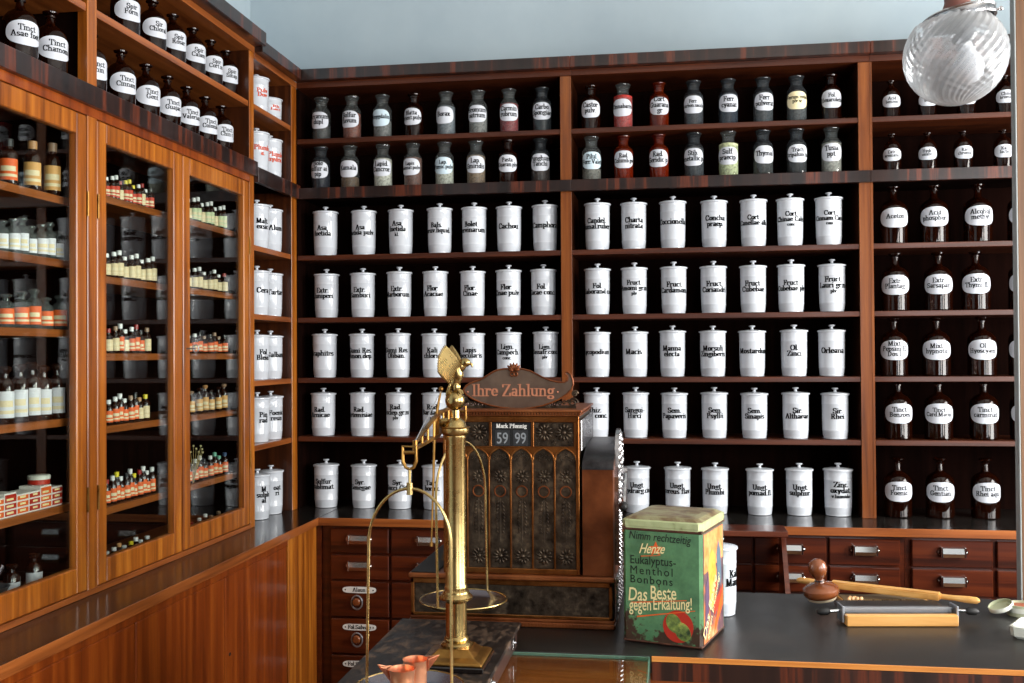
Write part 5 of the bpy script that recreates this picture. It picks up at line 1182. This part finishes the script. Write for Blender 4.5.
def star(cx, cz, r, n, rot, y, dy=.0002, r2=.45):
    return prism(nb(), [(cx+(r if k % 2 == 0 else r*r2)*math.cos(rot+PI*k/n), cz+(r if k % 2 == 0 else r*r2)*math.sin(rot+PI*k/n)) for k in range(2*n)], y-dy, y, 'xz')
cx, cz = face(190, 236)
obj('orange_star', star(cx, cz, .017, 5, PI/2, FY), M_TORG, tin)
for a_ in (('Henze', 134, 220, 222, 254, .01, .5, .95, .05, .0006), ('Das', 97, 374, 162, 420, .01, .2, 1, .06, .0006), ('Beste', 172, 362, 258, 408, .01, .1, 1, .06, .0006), ('gegen', 100, 426, 176, 468, .008, .15, 1, .1, .0006), ('Erkältung!', 182, 404, 312, 456, .008, .15, 1, .1, .0006)): obj('cream_lettering', tt(*a_), M_TCREAM, tin)
bm = nb()
for (xa, ya, xb, yb, th) in ((105, 424, 290, 400, 5), (125, 470, 318, 432, 5), (140, 262, 200, 256, 3)):
    a = face(xa, ya); b_ = face(xb, yb); tw = th*SZ
    prism(bm, [a, b_, (b_[0], b_[1]-tw*.5), (a[0], a[1]-tw)], FY-.0004, FY, 'xz')
obj('orange_underline', bm, M_TORG, tin)
cx, cz = face(262, 492); bm = nb(); prism(bm, [(cx+.033*math.cos(a), cz+.034*math.sin(a)) for a in [2*PI*k/32 for k in range(32)]], FY-.0003, FY, 'xz')
obj('red_disc', bm, M_TRED, tin)
bm = nb()
for dx, dz, rt in ((-.009, .006, .5), (.010, -.010, .6)):
    prism(bm, [(cx+dx+.016*math.cos(a)*math.cos(rt)-.021*math.sin(a)*math.sin(rt), cz+dz+.016*math.cos(a)*math.sin(rt)+.021*math.sin(a)*math.cos(rt)) for a in [2*PI*k/24 for k in range(24)]], FY-.0008-(dx > 0)*.0003, FY, 'xz')
obj('sweet_picture', bm, M_CANDY, tin)
# right side picture
SXF = W2+.0004
def side(u, v): return (-D2+u*2*D2, v*TH)
def patch(name, pts, m, k=1): return obj(name, prism(nb(), [side(*p) for p in pts], SXF, SXF+.00025*k, 'yz'), m, tin)
patch('side_ground', [(.06, .03), (.94, .03), (.94, .96), (.06, .96)], M_TINSIDE, 1)
patch('orange_sky', [(.08, .62), (.92, .66), (.92, .95), (.08, .95)], noise_mat('orange_print', [(.35, (222, 112, 52)), (.6, (238, 160, 96)), (.8, (236, 220, 180))], (1, 1, 1), 40, 5, .4), 2)
patch('yellow_figure', [(.2, .5), (.3, .74), (.42, .80), (.55, .72), (.6, .55), (.5, .42), (.56, .32), (.4, .28), (.25, .38)], noise_mat('yellow_print', [(.35, (214, 140, 40)), (.6, (236, 180, 80)), (.8, (240, 210, 130))], (1, 1, 1), 50, 5, .4), 3)
patch('blue_shape', [(.58, .34), (.66, .5), (.62, .72), (.7, .84), (.8, .74), (.84, .5), (.78, .38)], plain('blue_grey_print', (82, 104, 120), .4), 4)
patch('red_shape', [(.46, .3), (.58, .5), (.74, .48), (.86, .36), (.7, .26), (.52, .2)], plain('brick_red_print', (176, 62, 40), .4), 4)
patch('violet_shape', [(.1, .1), (.14, .5), (.26, .62), (.3, .4), (.22, .1)], plain('violet_print', (92, 72, 98), .4), 4)
patch('orange_shape', [(.5, .05), (.9, .24), (.9, .42), (.56, .14)], M_TORG, 4)
m = Matrix.Translation((SXF+.0014, -D2*.78, TH*.06)) @ Matrix(((0, 0, 1, 0), (1, 0, 0, 0), (0, 1, 0, 0), (0, 0, 0, 1))) @ Matrix.Rotation(.86, 4, 'Z')
m2 = Matrix.Translation((SXF+.0014, -D2*.50, TH*.03)) @ Matrix(((0, 0, 1, 0), (1, 0, 0, 0), (0, 1, 0, 0), (0, 0, 0, 1))) @ Matrix.Rotation(.86, 4, 'Z')
obj('side_lettering', join(placed_text('Das Beste', .150, .026, m, .006), placed_text('gegen Erkältung!', .155, .020, m2, .004)), M_TCREAM, tin)

# ---------------------------------------------------------------- pill making tools
mx, my = at_z(847, 627, HC), at_z(959, 627, HC)
pm = thing('pill_machine', 'beech and steel pill cutting board with two black end handles on the counter', 'pill machine', (mx.x, mx.y, HC+.0005), math.atan2(my.y-mx.y, my.x-mx.x))
Lm = (my-mx).length
obj('front_rail', box(nb(), 0, Lm, 0, .020, .0, .025, .002), W_PINE, pm)
bm = nb(); prism(bm, [(.0205, 0), (.0205, .020), (.235, .018), (.235, 0)], .042, Lm-.004, 'yz'); obj('board', bm, W_PINE, pm)
obj('tray_lining', prism(nb(), [(.125, .0193), (.125, .0205), (.230, .0195), (.230, .0183)], .046, Lm-.012, 'yz'), M_TRAY, pm)
bm = nb(); box(bm, .004, Lm-.004, .056, .120, .024, .028, .001)
for k in range(62):
    x = .006+k*(Lm-.014)/62; box(bm, x, x+.0020, .056, .118, .028, .0315)
obj('grooved_plate', bm, plain('dark_grooved_steel', (92, 92, 94), .35, .8), pm)
obj('slot', box(nb(), .004, Lm-.004, .0207, .036, .0205, .0215), M_HOLE, pm)
bm = nb(); box(bm, .0, Lm, .037, .055, .021, .034, .0015)
for k in range(60):
    x = .004+k*(Lm-.008)/60; box(bm, x, x+.0018, .0355, .0370, .024, .033)
obj('cutter_bar', bm, M_STEEL, pm)
for nm, xs_, d in (('end_bracket', -.006, -1), ('end_bracket', Lm+.001, 1)):
    obj(nm, box(nb(), xs_, xs_+.006, .016, .058, .004, .042, .0015), M_STEEL, pm)
    bm = nb(); x = xs_ if d < 0 else xs_+.006; tube(bm, [(x, .035, .028), (x+d*.022, .035, .027)], .0038, 10); obj('handle_rod', bm, M_CHROME, pm, True)
    bm = nb(); tube(bm, [(x+d*.0222, .035, .027), (x+d*.028, .035, .0265), (x+d*.045, .035, .0255), (x+d*.052, .035, .025)], [.005, .0085, .0085, .004], 12); obj('black_handle', bm, M_HOLE, pm, True)
# brass pill strip and pills
bm = nb()
for k in range(46): x = .02+k*(Lm-.05)/46; box(bm, x, x+.0024, .1225, .1255, .024, .0315)
box(bm, .018, Lm-.03, .1215, .1265, .021, .025); obj('brass_comb', bm, M_BRASS, pm)
pilg = Matrix.Rotation(pm.rotation_euler.z, 4, 'Z')
k = 0
PL = [(0, 0), (.009, .002), (.018, -.001), (.027, .003), (.004, .009), (.013, .011), (.022, .010), (.031, .011), (.009, .018), (.019, .018)]
pr_ = None
for dx, dy in PL:
    l = pilg @ Vector((.050+dx*1.1, .152+dy*1.1, 0)); z = HC+.0005+.0203
    if pr_ is None:
        pr_ = obj('pill', sphere(nb(), (0, 0, 0), .0046, 12), M_PILL, None, True); tag(pr_, 'tiny round beige pill in the loose heap on the tray of the pill machine', 'pill', 'pills on the tray'); o = pr_
    else:
        o = pr_.copy(); COL.objects.link(o)
    o.location = (mx.x+l.x, mx.y+l.y, z+.0046)
# long wooden roller lying across the back of the board
RA_ = Vector((1.835, -1.115, 0)); RB_ = Vector((2.243, -1.335, 0))
ra = at_z(797, 578, HC+.045); rb = at_z(980, 602, HC+.016)
# board has its rear end at about y=-1.30; the bar lies on the rear edge of the counter and the board
P0 = Vector((1.868, -1.235, HC+.018)); P0 = at_z(797, 580, .9395); P1 = at_z(980, 601, .9375)
bar_o = thing('wooden_roller_bar', 'long light wooden bar with a rounded handle at each end, behind the pill machine', 'roller', ((P0.x+P1.x)/2, (P0.y+P1.y)/2, 0))
bm = nb(); V0, V1 = P0, P1
def along(f): return V0.lerp(V1, f)
tube(bm, [along(f) for f in (0, .015, .06, .14, .20)], [.004, .0072, .0082, .0062, .0065], 14); tube(bm, [along(f) for f in (.80, .86, .94, .985, 1)], [.0065, .0062, .0085, .0078, .003], 14)
obj('end_handle', bm, W_PINE, bar_o, True, world=True)
bm = nb(); a, b_ = along(.2), along(.8); d = (b_-a).normalized(); sd = Vector((-d.y, d.x, 0)).normalized(); up2 = d.cross(sd)*-1
v = [bm.verts.new(p+s1*sd*.014+s2*up2*.0085) for p in (a, b_) for s1 in (-1, 1) for s2 in (-1, 1)]
for q in ((0, 1, 3, 2), (4, 6, 7, 5), (0, 4, 5, 1), (2, 3, 7, 6), (0, 2, 6, 4), (1, 5, 7, 3)): bm.faces.new([v[i] for i in q])
bmesh.ops.bevel(bm, geom=list(bm.edges), offset=.003, segments=2, affect='EDGES')
obj('bar', bm, W_PINE, bar_o, world=True)
# turned wooden pill smoother with knob
dc = at_z(824, 602, HC)
sm = thing('pill_smoother', 'dark turned wooden disc with round knob handle leaning beside the pill machine', 'pill smoother', (dc.x-.008, dc.y-.020, HC+.0047))
tl = Matrix.Translation((0, 0, .0125)) @ Matrix.Rotation(-.14, 4, 'Y') @ Matrix.Rotation(.10, 4, 'X')
bm = lathe(nb(), [(0, .002), (.036, .002), (.041, .006), (.0445, .013), (.043, .022), (.034, .030), (.018, .034), (.0115, .037), (0, .038)], 36, mtx=tl); obj('disc', bm, W_TURN, sm, True)
bm = lathe(nb(), [(0, .037), (.0118, .037), (.0105, .041), (.0098, .046), (.012, .049), (.0175, .056), (.0215, .066), (.0222, .076), (.019, .087), (.011, .094), (0, .0965)], 30, mtx=tl); obj('knob', bm, W_TURN, sm, True)
bm = lathe(nb(), [(.0105, .040), (.0118, .0405), (.0118, .0435), (.0105, .044)], 24, mtx=tl); obj('ferrule', bm, M_NICK, sm, True)
bm = lathe(nb(), [(0, -.004), (.034, -.004), (.036, .0018), (0, .0018)], 30, mtx=tl); obj('pale_sole', bm, plain('boxwood_sole', (206, 190, 160), .4), sm, True)
# round boxes and white dish at the right
rc = at_z(1020, 617, HC)
t = thing('round_box', 'small pale round box with reddish brown inside at the right end of the counter', 'box', (rc.x+.012, rc.y+.02, HC+.0006))
obj('wall', lathe(nb(), [(0, 0), (.034, 0), (.034, .026), (.032, .026), (.032, .004), (0, .004)], 32), M_OLIVE, t, True)
obj('band', lathe(nb(), [(.0342, .009), (.0352, .009), (.0352, .020), (.0342, .020)], 32), M_WHITE, t, True)
obj('contents', lathe(nb(), [(0, .0042), (.0315, .0042), (.0315, .021), (0, .023)], 28), M_RUSTC, t, True)
lc = at_z(999, 613, HC)
t = thing('box_lid', 'round pale green lid leaning against the small round box', 'lid', (lc.x+.002, lc.y-.012, HC+.0006))
tl = Matrix.Translation((0, 0, .0185)) @ Matrix.Rotation(.62, 4, 'Y') @ Matrix.Rotation(-.42, 4, 'X') if False else Matrix.Translation((0, 0, .0145)) @ Matrix.Rotation(-.38, 4, 'Y') @ Matrix.Rotation(.12, 4, 'X') @ Matrix.Scale(.9, 4)
obj('lid_wall', lathe(nb(), [(0, 0), (.030, 0), (.0305, .001), (.0305, .011), (.0290, .011), (.0285, .003), (0, .0025)], 32, mtx=tl), M_OLIVE, t, True)
obj('lid_rim', lathe(nb(), [(.0306, .0), (.0314, .001), (.0314, .010), (.0306, .0112)], 32, mtx=tl), M_WHITE, t, True)
wc = at_z(1007, 630, HC); we = at_z(1024, 646, HC)
t = thing('white_dish', 'square white stoneware dish at the right edge of the counter', 'dish', (wc.x+.052, wc.y-.055, HC+.0006), -.55)
bm = nb(); prof = [(.044, 0), (.05, .006), (.052, .026), (.047, .028), (.043, .012), (.0, .011)]
rings = [[bm.verts.new((sx*r if True else 0, sy*r*1.0, z)) for sx, sy in ((-1, -.8), (-.8, -1), (.8, -1), (1, -.8), (1, .8), (.8, 1), (-.8, 1), (-1, .8))] for r, z in prof[:-1]]
for A, B in zip(rings, rings[1:]):
    for k in range(8): bm.faces.new((A[k], A[(k+1) % 8], B[(k+1) % 8], B[k]))
bm.faces.new(rings[0][::-1]); bm.faces.new(rings[-1]); obj('dish_body', bm, M_WHITE, t)

# ---------------------------------------------------------------- ribbed glass globe lamp
GC = at_y(955.5, 56, -2.0); GR = .0905
lamp = thing('globe_lamp', 'round swirl-ribbed glass globe lamp hanging from the ceiling at top right', 'ceiling lamp', (GC.x, GC.y, ZT-.0))
TLT = Matrix.Translation(GC) @ Matrix.Rotation(-.17, 4, 'Y')
bm = nb(); NS, NR = 160, 64; rings = []
for j in range(NR+1):
    th = math.radians(42) + (PI-math.radians(42))*j/NR
    ring = []
    for i in range(NS):
        ph = 2*PI*i/NS; amp = .0019*math.sin(th)**1.0
        r = GR + amp*math.sin(26*(ph + 1.25*(th-PI/2)))
        ring.append(bm.verts.new((r*math.sin(th)*math.cos(ph), r*math.sin(th)*math.sin(ph), r*math.cos(th))))
    rings.append(ring)
for A, B in zip(rings, rings[1:]):
    for i in range(NS): bm.faces.new((A[i], A[(i+1) % NS], B[(i+1) % NS], B[i]))
bmesh.ops.transform(bm, matrix=TLT, verts=bm.verts)
gl = obj('glass_globe', bm, M_GLOBE, lamp, True, world=True)
RT = Matrix.Translation(GC+Vector((.008, 0, -.004))) @ Matrix.Translation((0, 0, .069)) @ Matrix.Rotation(-.17, 4, 'Y') @ Matrix.Translation((0, 0, -.087))
TLT = RT
bm = lathe(nb(), [(.058, .0825), (.0635, .082), (.0645, .086), (.063, .096), (.0648, .099), (.060, .102), (.030, .104), (.030, .1025), (.058, .098)], 40, mtx=TLT); obj('fitter_ring', bm, M_NICK, lamp, True, world=True)
bm = nb()
for a in (-.2, 1.6, 3.3):
    bm = nb(); tube(bm, [(.062*math.cos(a), .062*math.sin(a), .090), (.070*math.cos(a), .070*math.sin(a), .090)], .0022, 8); sphere(bm, (.071*math.cos(a), .071*math.sin(a), .090), .0042, 8)
    bmesh.ops.transform(bm, matrix=TLT, verts=bm.verts); obj('thumb_screw', bm, M_NICK, lamp, True, world=True)
bm = lathe(nb(), [(0, .1035), (.027, .1035), (.027, .112), (.020, .125), (.018, .15), (0, .152)], 28, mtx=TLT); obj('lamp_holder', bm, plain('red_brown_holder', (112, 62, 52), .4, 0, .2), lamp, True, world=True)
bm = lathe(nb(), [(0, .098), (.020, .098), (.022, .07), (.018, .045), (0, .044)], 24, mtx=TLT); obj('socket', bm, plain('dark_socket', (44, 46, 52), .4), lamp, True, world=True)
bm = lathe(nb(), [(0, .0435), (.013, .0435), (.015, .03), (.026, .008), (.027, -.006), (.020, -.022), (.008, -.030), (0, -.031)], 24, mtx=TLT); obj('bulb', bm, plain('frosted_bulb', (224, 224, 226), .3), lamp, True, world=True)
tp = TLT @ Vector((0, 0, .151))
bm = nb(); tube(bm, [tp, Vector((tp.x, tp.y, ZT-.03))], .006, 10); obj('hanging_rod', bm, M_BRASSD, lamp, True, world=True)
bm = lathe(nb(), [(0, -.035), (.02, -.034), (.05, -.012), (.055, 0), (0, 0)], 28, (tp.x, tp.y, ZT)); obj('ceiling_rose', bm, M_BRASSD, lamp, True, world=True)
